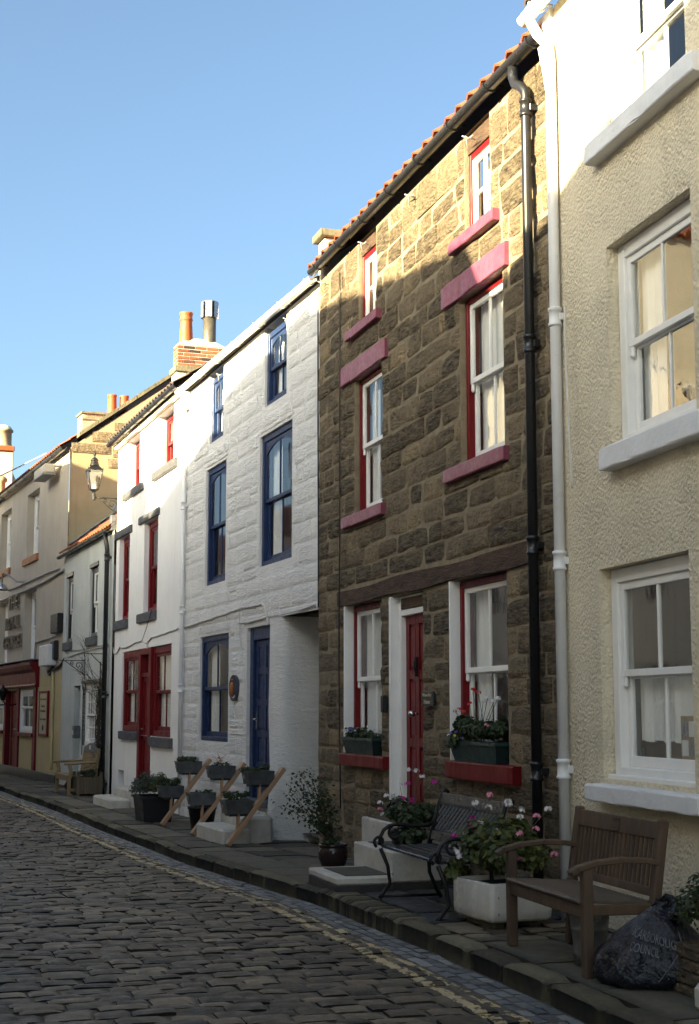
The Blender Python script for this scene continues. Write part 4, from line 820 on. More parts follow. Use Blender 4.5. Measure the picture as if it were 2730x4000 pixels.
    f.prism(prof, lambda u, v, t: (t, u, v), 22.0, 32.35); f.build('fascia', 'red_paint', e, label='dark red moulded fascia over the pub shopfront'); Bx('fascia_capping', 'lead', e, 22.0, 32.42, -.28, .0, 2.905, 2.93, .006)
    for a, b in ((31.78, 32.15), (29.28, 29.6), (27.2, 27.5), (24.0, 24.2)): Bx('pilaster', 'red_paint', e, a, b, -.05, .1, -.12, 2.186, .008)
    for a, b, c in ((24.2, 26.9, 1.0), (29.62, 31.75, .98)):
        wn_ = sash_window(H, a+.003, b-.003, c+.003, 2.14, .0, 'white_paint', 'white_paint', .12, .06, 1, split=.62, curtain=None, horns=False); Bx('sill', 'red_paint', wn_, a-.1, b+.12, -.09, .03, c-.10, c-.002, .01)
    d = panel_door(e, 27.62, 29.2, -.12, 2.1, .1, 'red_paint', (.4, .62), 2, st=.16); hd = MB().tube([(28.9, .1, 1.05), (28.9, .02, 1.05), (28.6, .02, 1.05)], .022, 8); hd.box(28.86, 28.94, .06, .1, .85, 1.15, .004); hd.build('door_handle', 'chrome', d)
    Bx('plinth', 'black_paint', e, x0, w-.55, -.06, .0, -.8, .02, .01)
    for x in (27.0, 29.2):
        ln = MB(); zc = 1.86; yy = -.42
        ln.lathe([(.06, 0), (.13, .24), (.14, .26), (.05, .36), (.02, .42), (0, .44)], (x, yy, zc), 6); ln.tube([(x, -.0, zc-.1), (x, -.3, zc-.15), (x, yy, zc)], .02, 6); ln.build('wall_lantern', 'black_cast_iron', e); MB().lathe([(.05, .02), (.115, .23)], (x, yy, zc), 6).build('lantern_glass', 'pot_buff', e)
    # lettering and painted board
    for t, a, b, c, z in (('THE', 27.66, 29.18, 4.47, 4.86), ('ROYAL', 27.30, 29.55, 3.90, 4.27), ('GEORGE', 27.0, 29.68, 3.35, 3.72)):
        text_mesh(t, b-a, z-c, .07, 'letter_bronze', e, 'sign_lettering', lambda u, v, q, a=a, c=c: (a+u, -.03-q, c+v))
    sb = Bx('sign_board', 'sign_cream', e, 32.74, 33.68, -.05, -.005, .99, 2.02, .004, 'upright cream board with red frame listing pub offers'); m = MB(); m.box(32.64, 32.74, -.06, 0, .93, 2.08, .006); m.box(33.68, 33.78, -.06, 0, .93, 2.08, .006); m.box(32.74, 33.68, -.058, 0, 2.02, 2.08, .006); m.box(32.74, 33.68, -.058, 0, .93, .99, .006); m.build('sign_frame', 'red_paint', sb)
    for t, z, ww in (('Live Sports', 1.83, .8), ('Bed &', 1.66, .42), ('Breakfast', 1.54, .66), ('Quiz Night', 1.32, .8)): text_mesh(t, ww, .07, .004, 'ink_dark', sb, 'lettering', lambda u, v, q, z=z, ww=ww: (33.21-ww/2+u, -.05-q, z+v))
    MB().lathe([(0, 0), (.11, .02), (.13, .08), (.11, .14), (0, .16)], (33.21, -.045, 1.06), 10, sy=.1).build('emblem', 'ink_dark', sb)
    # service boxes, floodlight, swan-neck lamp, cables
    def bxp(nm, mat, c, u0, v0, u1, v1, d):
        a, z1_ = H.loc(c, u0, v0); b, z0_ = H.loc(c, u1, v1); return Bx(nm, mat, e, a, b, -d, -.0, z0_, z1_, .02)
    bxp('meter_box', 'white_plastic', 'B', 425, 735, 505, 905, .22); bxp('alarm_box', 'black_plastic', 'B', 503, 458, 563, 612, .15); bxp('cable_box', 'black_plastic', 'B', 492, 690, 522, 850, .12)
    x, z = H.loc('A', 420, 1010, -.25); fl = MB(); fl.box(x-.9, x+.5, -.42, -.14, z-.08, z+.16, .03); fl.tube([(x+.6, 0, z+.13), (x+.3, -.2, z+.12)], .05, 8); fl.build('floodlight', 'chimney_render', e); Bx('floodlight_lens', 'lead', e, x-.92, x+.48, -.44, -.12, z-.12, z-.082, .006)
    x, z = H.loc('A', 20, 2040, -.5); lp = MB(); lp.tube([(x+1.2, 0, z+.12), (x+.7, -.2, z+.16), (x+.45, -.45, z+.4), (x+.15, -.5, z+.45), (x, -.5, z+.3), (x, -.5, z+.1)], .025, 8); lp.build('swan_neck_arm', 'grey_cable', e)
    MB().lathe([(.02, .16), (.1, .14), (.17, .04), (.18, -.02), (.16, -.02), (.1, .06)], (x, -.5, z-.02), 16).build('lamp_shade', 'chrome', e)
    cable(e, H, [('A', 0, 2150), ('A', 120, 2095), ('A', 260, 2040), ('A', 400, 1975), ('A', 520, 1900), ('A', 570, 1870)], .035, 'grey_cable', -.04); cable(e, H, [('A', 60, 2050), ('A', 150, 2025), ('A', 200, 2000), ('A', 330, 1940), ('A', 440, 1890), ('A', 525, 1860)], .025, 'grey_cable', -.04)
    cable(e, H, [('B', 480, 900), ('B', 430, 960), ('B', 440, 985), ('B', 475, 940), ('B', 540, 900), ('B', 580, 840)], .035, 'black_plastic', -.04); cable(e, H, [('B', 472, 960), ('B', 474, 1180), ('B', 465, 1400), ('B', 455, 1830)], .035, 'pub_yellow', -.04)
    cable(e, H, [('B', 310, 850), ('B', 320, 700), ('B', 400, 675), ('B', 480, 650)], .025, 'grey_cable', -.03)
    return H
def house_cream():
    H = House('cream_house', 'tall cream roughcast house with white sash windows and thick white sills', (1.597, 11.338), 14.35, 6.2)
    e = H.e; w = H.w
    op = [(.80, 2.17, 1.12, 2.60, .2), (1.05, 2.34, 3.45, 4.92, .2), (1.18, 2.34, 5.74, 6.95, .2), (4.2, 5.5, 1.12, 2.6, .2), (4.3, 5.4, 3.45, 4.9, .2)]
    wall_sheet(e, 'wall', 'cream_roughcast', .16, w, -.6, 7.2, op, .0, .2)
    c = MB(); n = 6; vs = []
    for z in (-.6, 3.3, 7.2):
        vs += [(.16-.16*sin(pi/2*k/n), .16-.16*cos(pi/2*k/n), z) for k in range(n+1)] + [(0, .6, z)]
    k = n+2; c.add(vs, [(i*k+j+1, i*k+j, (i+1)*k+j, (i+1)*k+j+1) for i in range(2) for j in range(k-1)], .5, True); c.build('corner', 'cream_roughcast', e)
    shell(H, 0.02, w, 7.2, 5.6, 'chimney_render', 2.8, 9.2)
    for i, (x0, x1, z0, z1) in enumerate(o[:4] for o in op):
        wn_ = sash_window(H, x0+.006, x1-.006, z0+.004, z1-.004, .085, 'white_paint', 'white_paint', .10, .055, 1, curtain=('half', 'left', 'left', 'net', 'net')[i])
        s = [(.735, 2.42, .965, 1.085, -.13), (1.06, 2.56, 3.27, 3.43, -.11), (.92, 2.62, 5.575, 5.72, -.11), (4.0, 5.75, .965, 1.085, -.13), (4.1, 5.6, 3.27, 3.43, -.11)][i]
        sill(wn_, 'white_sill_paint', s[0], s[1], s[4], s[2], s[3], .014, .1); Bx('sub_sill', 'white_paint', wn_, x0+.004, x1-.004, .03, .12, s[3]-.03, z0+.03, .006)
        if i == 0:
            bd = Bx('notice_board', 'cork', wn_, 1.62, 1.96, .190, .198, 1.27, 1.56, .003)
            for q in range(6): xx, zz = 1.645+(q % 3)*.10, 1.30+(q//3)*.125; Bx('pinned_photo', 'photo_dark' if q % 2 else 'paper', wn_, xx, xx+.08, .184, .189, zz, zz+U(.08, .11))
            bt = Bx('notice_card', 'sign_slate', wn_, 1.00, 1.07, .192, .197, 1.225, 1.34, .002)
    gutter(e, -.16, w, -.13, 7.22, .065, 'white_plastic', 1.2); pantiles(e, -.05, w, -.16, 7.27, 2.8, 9.4, 'dark_tile', 0)
    p = downpipe(e, .2, -.055, .05, 6.7, .042, 'white_plastic', (4.62, 2.72, 1.16), 0.0, [(.18, -.06, 6.85), (.05, -.1, 7.0), (-.02, -.13, 7.14)], dx=.0)
    kn = MB(); kn.prism([(.02, 6.55), (-.02, 6.7), (-.14, 7.02), (-.16, 7.2), (.14, 7.2), (.14, 6.55)], lambda u, v, t: (u, t, v), -.03, .5); kn.build('kneeler', 'white_render', e)
    # stack rising above the eaves at the shared gable
    st = MB(); st.box(-.30, .14, .25, .95, 7.1, 7.85, .02); s_ = st.build('chimney', 'sandstone', e); Bx('cap', 'coping_stone', s_, -.38, .2, .18, 1.02, 7.86, 8.0, .02)
    cable(e, H, [('I', 580, 0), ('I', 585, 300), ('I', 615, 1000), ('I', 635, 1350)], .008, 'white_cable', -.1)
    return H
def far_house():
    H = House('gabled_house', 'pale gabled house with buff chimney pot rising beyond the pub roof', (-16.4, 56.0), 22.5, 6.0)
    e = H.e; o = Vector((0, 0, CAMZ))
    def at(c, x, y, Y): r = ray(c, x, y); return o + r*(Y/r.y)
    Y = 58.0; inv = H.e
    def loc(p): d = Vector((p.x, p.y)) - H.o; return (d.dot(H.x), d.dot(H.y), p.z)
    t = loc(at('A', 50, 840, Y)); b_ = loc(at('A', 50, 1020, Y)); sx, sy = t[0], t[1]
    k = Y/F_PX/2.2657
    Bx('chimney_stack', 'chimney_render', e, sx-.7, sx+.5, sy-110*k, sy+55*k, 6, t[2], .03); Bx('chimney_cap', 'terracotta', e, sx-.78, sx+.58, sy-118*k, sy+62*k, t[2]+.002, t[2]+.22, .03)
    MB().lathe([(.40, 0), (.34, .15), (.34, .62), (.40, .65), (.40, .72), (.36, .75)], (sx+.05, sy-25*k, t[2]+.2), 20).build('chimney_pot', 'pot_buff', e); MB().lathe([(.36, 0), (.3, .1), (.15, .17), (0, .18)], (sx+.05, sy-25*k, t[2]+.95), 16).build('pot_cap', 'chimney_render', e)
    g = MB(); z0 = b_[2]; xr = sx+.3
    g.add([(xr, sy-6, -1), (xr, sy+5, -1), (xr, sy+5, z0-1.6), (xr, sy+110*k, z0-.45), (xr, sy+60*k, z0), (xr, sy-1.5, z0), (xr, sy-6, z0-2)] + [(xr-5, sy-6, -1), (xr-5, sy+5, -1), (xr-5, sy+5, z0-1.6), (xr-5, sy+110*k, z0-.45), (xr-5, sy+60*k, z0), (xr-5, sy-1.5, z0), (xr-5, sy-6, z0-2)], [(0, 1, 2, 3, 4, 5, 6)] + [(i, i+7, (i+1) % 7+7, (i+1) % 7) for i in range(7)]); g.build('gable_wall', 'chimney_render', e)
    p = loc(at('A', 15, 1110, Y-9)); MB().lathe([(.14, -1.6), (.14, .05), (.2, .08), (.2, .16), (.1, .26), (0, .28)], p, 14).build('flue', 'pot_buff', e)
    return H
def opposite_row():
    """houses on the other side of the street: outside the frame, they shade the street and show in the panes"""
    o = Vector((-10.91, 21.886)); a = radians(18); dx = Vector((sin(a), -cos(a))); dn = Vector((cos(a), sin(a)))
    spec = [(15.75, 20.5, 7.85, 8.95, 'white_render', 'beside the camera'), (20.55, 25.0, 9.3, 9.3, 'chimney_render', 'behind the camera'), (10.3, 15.7, 9.42, 8.58, 'cream_roughcast', 'facing the stone house'), (5.95, 10.27, 9.08, 9.52, 'white_render', 'facing the white house'),
            (0.8, 5.92, 7.75, 8.86, 'pub_render', 'facing the red windowed house'), (-6.9, 0.77, 7.85, 7.85, 'white_render', 'facing the cottage'), (-14.6, -6.95, 10.5, 10.15, 'cream_roughcast', 'facing the pub door'), (-36, -14.65, 7.7, 8.2, 'white_render', 'facing the far end of the pub')]
    t = thing('hillside_house', 'tall cream house on the hillside above the opposite row, outside the picture', 'house', (-19.5, 32.0, 0), radians(20))
    MB().box(-3.3, 3.3, 0, 6, -1, 14.6).build('wall', 'chimney_render', t); MB().prism([(-.3, 14.605), (6.3, 14.605), (3, 17)], lambda u, v, q: (q, u, v), -3.5, 3.5).build('roof', 'red_tile_far', t)
    for x in (-1.8, 1.4): wo = MB().box(x-.5, x+.5, -.03, .05, 8.6, 10.4, .01).build('window', 'white_paint', t); MB().box(x-.42, x+.42, -.036, -.031, 8.68, 10.32).build('pane', 'photo_dark', wo)
    for i, (s0, s1, h0, h1, mat, where) in enumerate(spec):
        p = o + dx*s0; e = thing('terraced_house', 'plain terraced house across the street %s, outside the picture' % where, 'house', (p.x, p.y, 0), a - pi/2, 'houses across the street')
        L = s1-s0; D = 1.8; ez0, ez1 = h0-1.6, h1-1.6; m = MB()
        op = []
        for zf in (1.0, 3.6):
            for k in range(int(L//2.2)): x = .7 + k*2.2; op.append((x, x+1.0, zf, zf+1.5))
        zt = min(ez0, ez1)
        # street front faces +y here
        m = MB(); xs = sorted({0, L} | {v for h in op for v in h[:2]}); zs = sorted({-1.0, zt} | {v for h in op for v in h[2:4]})
        for xa, xb in zip(xs, xs[1:]):
            for za, zb in zip(zs, zs[1:]):
                if any(h[0] < (xa+xb)/2 < h[1] and h[2] < (za+zb)/2 < h[3] for h in op): continue
                m.add([(xa, D, za), (xb, D, za), (xb, D, zb), (xa, D, zb)], [(0, 1, 2, 3)])
        m.add([(0, D, zt), (L, D, zt), (L, D, ez1), (0, D, ez0)], [(0, 1, 2, 3)]); m.add([(0, -D, -1), (L, -D, -1), (L, -D, ez1), (0, -D, ez0)], [(0, 1, 2, 3)])
        for x, hh, ee in ((0, h0, ez0), (L, h1, ez1)): m.add([(x, D, -1), (x, -D, -1), (x, -D, ee), (x, 0, hh-.04), (x, D, ee)], [(0, 1, 2, 3, 4)])
        m.build('wall', mat, e)
        r = MB(); r.add([(-.02, D+.2, ez0-.12), (L+.02, D+.2, ez1-.12), (L+.02, 0, h1), (-.02, 0, h0), (-.02, -D-.2, ez0-.12), (L+.02, -D-.2, ez1-.12)], [(0, 1, 2, 3), (3, 2, 5, 4)]); r.build('roof', 'red_tile_far', e)
        for h in op:
            wf = MB(); aa, b, c, d = h; wf.box(aa, aa+.07, D-.12, D-.04, c, d); wf.box(b-.07, b, D-.12, D-.04, c, d); wf.box(aa+.07, b-.07, D-.12, D-.04, c, c+.07); wf.box(aa+.07, b-.07, D-.12, D-.04, d-.07, d); wf.box(aa+.07, b-.07, D-.1, D-.05, (c+d)/2-.03, (c+d)/2+.03); wo = wf.build('window', 'white_paint', e); Bx('pane', 'photo_dark', wo, aa+.07, b-.07, D-.09, D-.085, c+.07, d-.07)
        if i == 5:
            q = (-.38-s0); ch = Bx('chimney', 'brick', e, q-.55, q+.55, -.35, .35, 7.0, 8.45, .02); MB().lathe([(.12, 0), (.1, .4), (.12, .42), (.1, .45)], (q, 0, 8.45), 12).build('chimney_pot', 'terracotta', ch)

# ------------------------------------------------------------------ road, pavement, kerb
KP = [(6.6,-14),(3.24,0),(1.27,7.7),(.93,9.0),(.42,10.75),(.12,11.7),(-.22,12.85),(-1.0,15.1),(-1.60,16.9),(-2.65,19.9),(-3.85,23.2),(-5.45,27.8),(-6.85,31.5),(-8.35,35.6),(-12.1,44.8),(-20,64)]
def kerb_path():
    P = [Vector(p) for p in KP]; out = []
    for i in range(1, len(P)-2):
        p0, p1, p2, p3 = P[i-1], P[i], P[i+1], P[i+2]; n = max(2, int((p2-p1).length/.1))
        for k in range(n):
            t = k/n; out.append(.5*((2*p1) + (p2-p0)*t + (2*p0-5*p1+4*p2-p3)*t*t + (3*p1-p0-3*p2+p3)*t**3))
    return out
KPATH = kerb_path(); KS = [0.0]
for a_, b_ in zip(KPATH, KPATH[1:]): KS.append(KS[-1] + (b_-a_).length)
import bisect
def K(u, v, dz=0.0):
    """street point: u metres along the kerb, v metres out into the road (negative: on the pavement)"""
    i = max(0, min(len(KS)-2, bisect.bisect_right(KS, u)-1)); t = (u-KS[i])/(KS[i+1]-KS[i]); a, b = KPATH[i], KPATH[i+1]; p = a + (b-a)*t
    j0, j1 = KPATH[max(0, i-6)], KPATH[min(len(KPATH)-1, i+7)]; d = (j1-j0).normalized(); n = Vector((-d.y, d.x))
    q = p + n*v; return Vector((q.x, q.y, pz(p.y) + dz))
def u_at(Y):
    for i, p in enumerate(KPATH):
        if p.y >= Y: return KS[i]
    return KS[-1]
def street():
    g = MB().add([(-400, -300, -1.6), (400, -300, -1.6), (400, 500, -1.6), (-400, 500, -1.6)], [(0, 1, 2, 3)]).build('ground', 'earth', None, 'structure')
    # road bed between the stones
    m = MB(); m.la = []; us = [k*.5 for k in range(int(KS[-1]/.5))]; vs_ = [-.3, .0, .13, .25, .28, .35, .41, .48, .6, .9, 1.5, 2.2, 3, 4, 5.2, 7, 9.5]
    V = []
    for u in us:
        for v in vs_: p = K(u, v, -.128 + .02*min(1, max(0, v)/2)); V.append(p); m.la.append(v)
    k = len(vs_); m.add(V, [(i*k+j, i*k+j+1, (i+1)*k+j+1, (i+1)*k+j) for i in range(len(us)-1) for j in range(k-1)], .5); road = m.build('road', 'road_joint', None, 'structure')
    def stone(mb, u0, u1, v0, v1, top, h, tone, n=4, jit=.012, skew=0.0, rnd=.2):
        """pillow-topped stone in street space"""
        base = len(mb.v); gu, gv = n, n
        ju = [[U(-jit, jit) for _ in range(2)] for _ in range(2)]; jv = [[U(-jit, jit) for _ in range(2)] for _ in range(2)]; tu, tv = U(-.01, .01), U(-.01, .01)
        sd = R()*50
        pts = []; la = []
        for a in range(gu):
            for b in range(gv):
                fa = (0, .16, .84, 1)[a] if n == 4 else a/(n-1); fb = (0, .16, .84, 1)[b] if n == 4 else b/(n-1)
                uu = u0 + (u1-u0)*fa; vv = v0 + (v1-v0)*fb
                uu += ((ju[0][0]*(1-fa)+ju[1][0]*fa)*(1-fb) + (ju[0][1]*(1-fa)+ju[1][1]*fa)*fb); vv += ((jv[0][0]*(1-fa)+jv[1][0]*fa)*(1-fb) + (jv[0][1]*(1-fa)+jv[1][1]*fa)*fb)
                ea = a in (0, gu-1); eb = b in (0, gv-1)
                if ea and eb: uu += (u0+u1)/2*0 + ((u0+u1)/2-uu)*.10*rnd*2; vv += ((v0+v1)/2-vv)*.06*rnd*2
                z = top - (h*.15 if (ea or eb) else 0) - (h*.10 if (ea and eb) else 0) + .6*tu*(fa-.5) + .6*tv*(fb-.5) + .005*noise.noise(Vector((uu*7, vv*7, sd)))
                uu += skew*(vv-v0)
                pts.append(K(uu, vv, z)); la.append(vv)
        fs = [(a*gv+b, a*gv+b+1, (a+1)*gv+b+1, (a+1)*gv+b) for a in range(gu-1) for b in range(gv-1)]
        ring = [b for b in range(gv)] + [a*gv+gv-1 for a in range(1, gu)] + [(gu-1)*gv+b for b in range(gv-2, -1, -1)] + [a*gv for a in range(gu-2, 0, -1)]
        q = len(pts); pts += [pts[i] - Vector((0, 0, h)) for i in ring]; la += [la[i] for i in ring]; r = len(ring)
        fs += [(ring[i], ring[(i+1) % r], q+(i+1) % r, q+i) for i in range(r)]
        mb.add(pts, fs, tone, True)
        if mb.la is None: mb.la = []
        mb.la += la
    # cobbles in rows across the street
    cob = []; u = u_at(5.6); uend = u_at(44)
    while u < uend:
        du = U(.125, .185) if u < u_at(26) else U(.15, .2); v = .262 + U(0, .1); sk = -.03
        while v < 4.6:
            L = U(.16, .29); c = K(u+du/2 + sk*(v+L/2), v+L/2, -.1); px, py, dep = project(c)
            if -120 < px < 2850 and py < 4120: cob.append((-(L*du)/dep**3, u+U(-.012, .012)+sk*v, u+du-.022+U(-.01, .012)+sk*v, v, v+L-.018, px))
            v += L
            if K(u, v).x < -0.27*K(u, v).y - .6: break
        u += du
    cob.sort(); rest = MB(); rest.la = []
    for i, (_, a, b, c, d, px) in enumerate(cob):
        mb = MB() if i < 298 else rest; top = -.112 + .018*min(1, c/2) + U(-.007, .009)
        stone(mb, a, b, c, d, top, .05, min(1, max(0, random.gauss(.42, .24))), 4, .008, -.03)
        if i < 298: mb.build('cobble', 'cobble_stone', road)
    rest.build('cobbles', 'cobble_stone', road, 'stuff')
    # three rows of blue setts along the kerb
    st = []
    for r in range(3):
        u = u_at(5.2) + U(0, .2)
        while u < u_at(46):
            L = U(.13, .24); st.append((K(u, 0).y, u, u+L-.012, .012+r*.082, .012+r*.082+.074)); u += L
    st.sort(); rest = MB(); rest.la = []
    for i, (_, a, b, c, d) in enumerate(st):
        mb = MB() if i < 298 else rest; stone(mb, a, b, c, d, -.122 + U(-.003, .004), .03, min(1, max(0, random.gauss(.5, .2))), 4, .005)
        if i < 298: mb.build('gutter_sett', 'blue_sett', road)
    rest.build('gutter_setts', 'blue_sett', road, 'stuff')
    # pavement bed, kerb and flags
    m = MB(); m.la = []; V = []
    for u in us:
        for v in (-.02, -.6, -1.2, -2.6): p = K(u, v, -.03); V.append(p); m.la.append(0)
    m.add(V, [(i*4+j, (i+1)*4+j, (i+1)*4+j+1, i*4+j+1) for i in range(len(us)-1) for j in range(3)], .3); pav = m.build('pavement', 'road_joint', None, 'structure')
    def put(name, mat, a, b, c, d, top, h, j=.008, tone=None, rnd=.35): mb = MB(); mb.la = []; stone(mb, a, b, c, d, top, h, R() if tone is None else tone, 4, j, 0, rnd); return mb.build(name, mat, pav)
    u = u_at(5.0); ub0, ub1 = u_at(10.9), u_at(12.9)
    while u < u_at(46):
        if ub0 < u < ub1: L = U(.085, .11); put('kerb_brick', 'kerbstone', u, u+L-.01, -.28, -.002, .006+U(-.004, .005), .16, .004)
        else: L = min(U(.55, .95), ub0-u+.02 if u < ub0 and ub0-u < .9 else 9); put('kerb_stone', 'kerbstone', u, u+L-.014, -.17, -.002, .004+U(-.006, .01), .17, .008)
        u += L
    for r, (v0, v1) in enumerate(((-.175, -.68), (-.685, -1.2), (-1.205, -1.85))):
        u = u_at(5.0) + U(0, .4)
        while u < u_at(44):
            Y = K(u, 0).y
            if 9.5 < Y < 10.75 and r < 2:
                L = U(.14, .2); vv = v0
                while vv > v1 + .1: dv = U(.2, .3); put('pavement_cobble', 'cobble_stone', u, u+L-.014, max(vv-dv+.012, v1), vv, .002+U(-.006, .006), .05); vv -= dv
                u += L; continue
            L = U(.45, .95); grooved = (10.75 <= Y < 13.2) and r in (0, 1)
            a0 = v0 - (.11 if r == 0 and ub0-.1 < u < ub1 else 0)
            put('grooved_paver' if grooved else 'paving_slab', 'grooved_paver' if grooved else 'flagstone', u, u+L-.012, v1, a0, .0+U(-.004, .005), .04, .005, rnd=.05); u += L
# ------------------------------------------------------------------ plants
def leaf_mesh(mb, p, n, size, tone, width=.75, seg=False):
    n = n.normalized(); a = n.cross(Vector((R()-.5, R()-.5, R()-.5))).normalized(); b = n.cross(a)
    l, w = size, size*width; dn = -n*size*.18
    mb.add([p, p+a*l*.5+b*w*.5+dn*.2, p+a*l+dn, p+a*l*.5-b*w*.5+dn*.2], [(0, 1, 2), (0, 2, 3)], tone)
def round_leaf(mb, p, n, size, tone):
    n = n.normalized(); a = n.cross(Vector((R()-.5, R()-.5, R()-.5))).normalized(); b = n.cross(a); vs = [p - n*size*.12]
    for k in range(7): t = 2*pi*k/7; r = size*.5*(1+.12*sin(3*t+R())); vs.append(p + a*cos(t)*r + b*sin(t)*r)
    mb.add(vs, [(0, k+1, (k+1) % 7+1) for k in range(7)], tone)
def bush(par, c, rad, n, size, mat, kind='pointed', name='foliage', lean=(0, 0, 0), clumps=9, low=-.4):
    mb = MB(); c = Vector(c); cl = []
    for k in range(clumps):
        d = Vector((random.gauss(0, 1), random.gauss(0, 1), U(low, 1))).normalized(); cl.append((c + Vector((d.x*rad[0], d.y*rad[1], d.z*rad[2]))*U(.35, .85), U(.28, .5)))
    for k in range(int(n*2.4)):
        cc, s = random.choice(cl); d = Vector((random.gauss(0, 1), random.gauss(0, 1), random.gauss(0, 1))).normalized(); f = U(.5, 1.0)
        p = cc + Vector((d.x*rad[0], d.y*rad[1], d.z*rad[2]))*s*f; p += Vector(lean)*((p.z-c.z)/max(rad[2], .01))
        nn = (d + Vector((0, 0, .7)) + Vector((U(-.5, .5), U(-.5, .5), U(-.3, .3))))
        t = min(1, max(0, random.gauss(.45, .22)))
        if kind == 'round': round_leaf(mb, p, nn, size*U(.5, 1.1), t)
        else: leaf_mesh(mb, p, nn, size*U(.6, 1.3), t, .42 if kind == 'needle' else .7)
    return mb.build(name, mat, par)
def flower_head(par, p, size, col, florets=7, name='flower'):
    mb = MB(); p = Vector(p)
    for k in range(florets):
        d = Vector((random.gauss(0, 1), random.gauss(0, 1), U(-.1, 1))).normalized(); q = p + d*size*.45; a = d.cross(Vector((R()-.5, R()-.5, R()-.5))).normalized(); b = d.cross(a); r = size*U(.3, .42)
        vs = [q]; 
        for j in range(5):
            t = 2*pi*j/5; t2 = t+pi/5; vs += [q + (a*cos(t)+b*sin(t))*r + d*r*.25, q + (a*cos(t2)+b*sin(t2))*r*.55 + d*r*.1]
        mb.add(vs, [(0, 1+j, 1+(j+1) % 10) for j in range(10)], R())
    return mb.build(name, 'petal_' + col, par)
def stems(par, base, tips, r=.003, mat='stem_green', name='stem'):
    mb = MB()
    for t in tips:
        b = Vector(base) + Vector((U(-.05, .05), U(-.05, .05), 0)); t = Vector(t); m = b.lerp(t, .5) + Vector((U(-.03, .03), U(-.03, .03), .02)); mb.tube([b, m, t], [r*1.3, r, r*.7], 5)
    return mb.build(name, mat, par)
def on(H, x, y): p = H.W(x, y); return (p.x, p.y, pz(p.y))

# ------------------------------------------------------------------ street furniture and pots
def wooden_bench(H):
    t = thing('wooden_bench', 'slatted brown wooden bench with curved arms under the cream house window', 'bench', on(H, 2.06, -.68), H.rot)
    W, wd = .60, 'teak'
    for sx in (-1, 1):
        x = sx*W
        MB().bar((x, -.27, 0), (x, -.27, .60), .065, .06, (1, 0, 0), .008).build('leg', wd, t)
        lg = MB(); lg.bar((x, .13, 0), (x, .15, .42), .065, .06, (1, 0, 0), .008); lg.bar((x, .148, .40), (x, .215, .87), .065, .055, (1, 0, 0), .012); lg.build('leg', wd, t)
        a = MB(); P = [(-.37, .575), (-.33, .60), (-.22, .63), (-.06, .645), (.08, .64), (.17, .625)]
        for (y0, z0), (y1, z1) in zip(P, P[1:]): a.bar((x, y0, z0), (x, y1+.002, z1), .07, .032, (1, 0, 0), .006)
        a.build('armrest', wd, t); MB().box(x-.016, x+.016, -.24, .13, .34, .40, .006).build('side_rail', wd, t)
    MB().box(-W+.03, W-.03, -.295, -.265, .325, .40, .006).build('front_rail', wd, t); MB().box(-W+.01, W-.01, -.315, -.255, .403, .43, .01).build('seat_nosing', 'teak_grey', t)
    for k in range(22):
        x = -W+.05 + (2*W-.1)*k/21; MB().bar((x, -.253, .415), (x, .15, .395), .034, .02, (1, 0, 0), .003).build('seat_slat', 'teak_grey', t)
    MB().bar((-W+.03, .205, .80), (W-.03, .205, .80), .105, .032, (0, .15, 1), .006).build('top_rail', wd, t); MB().bar((-W+.03, .155, .455), (W-.03, .155, .455), .05, .03, (0, .15, 1), .004).build('lower_back_rail', wd, t)
    for k in range(19):
        x = -W+.07 + (2*W-.14)*k/18; MB().bar((x, .16, .47), (x, .20, .755), .03, .016, (1, 0, 0), .003).build('back_slat', wd, t)
    MB().bar((-.04, .186, .80), (.06, .186, .80), .075, .006, (0, .15, 1)).build('plaque', 'brown_beam', t)
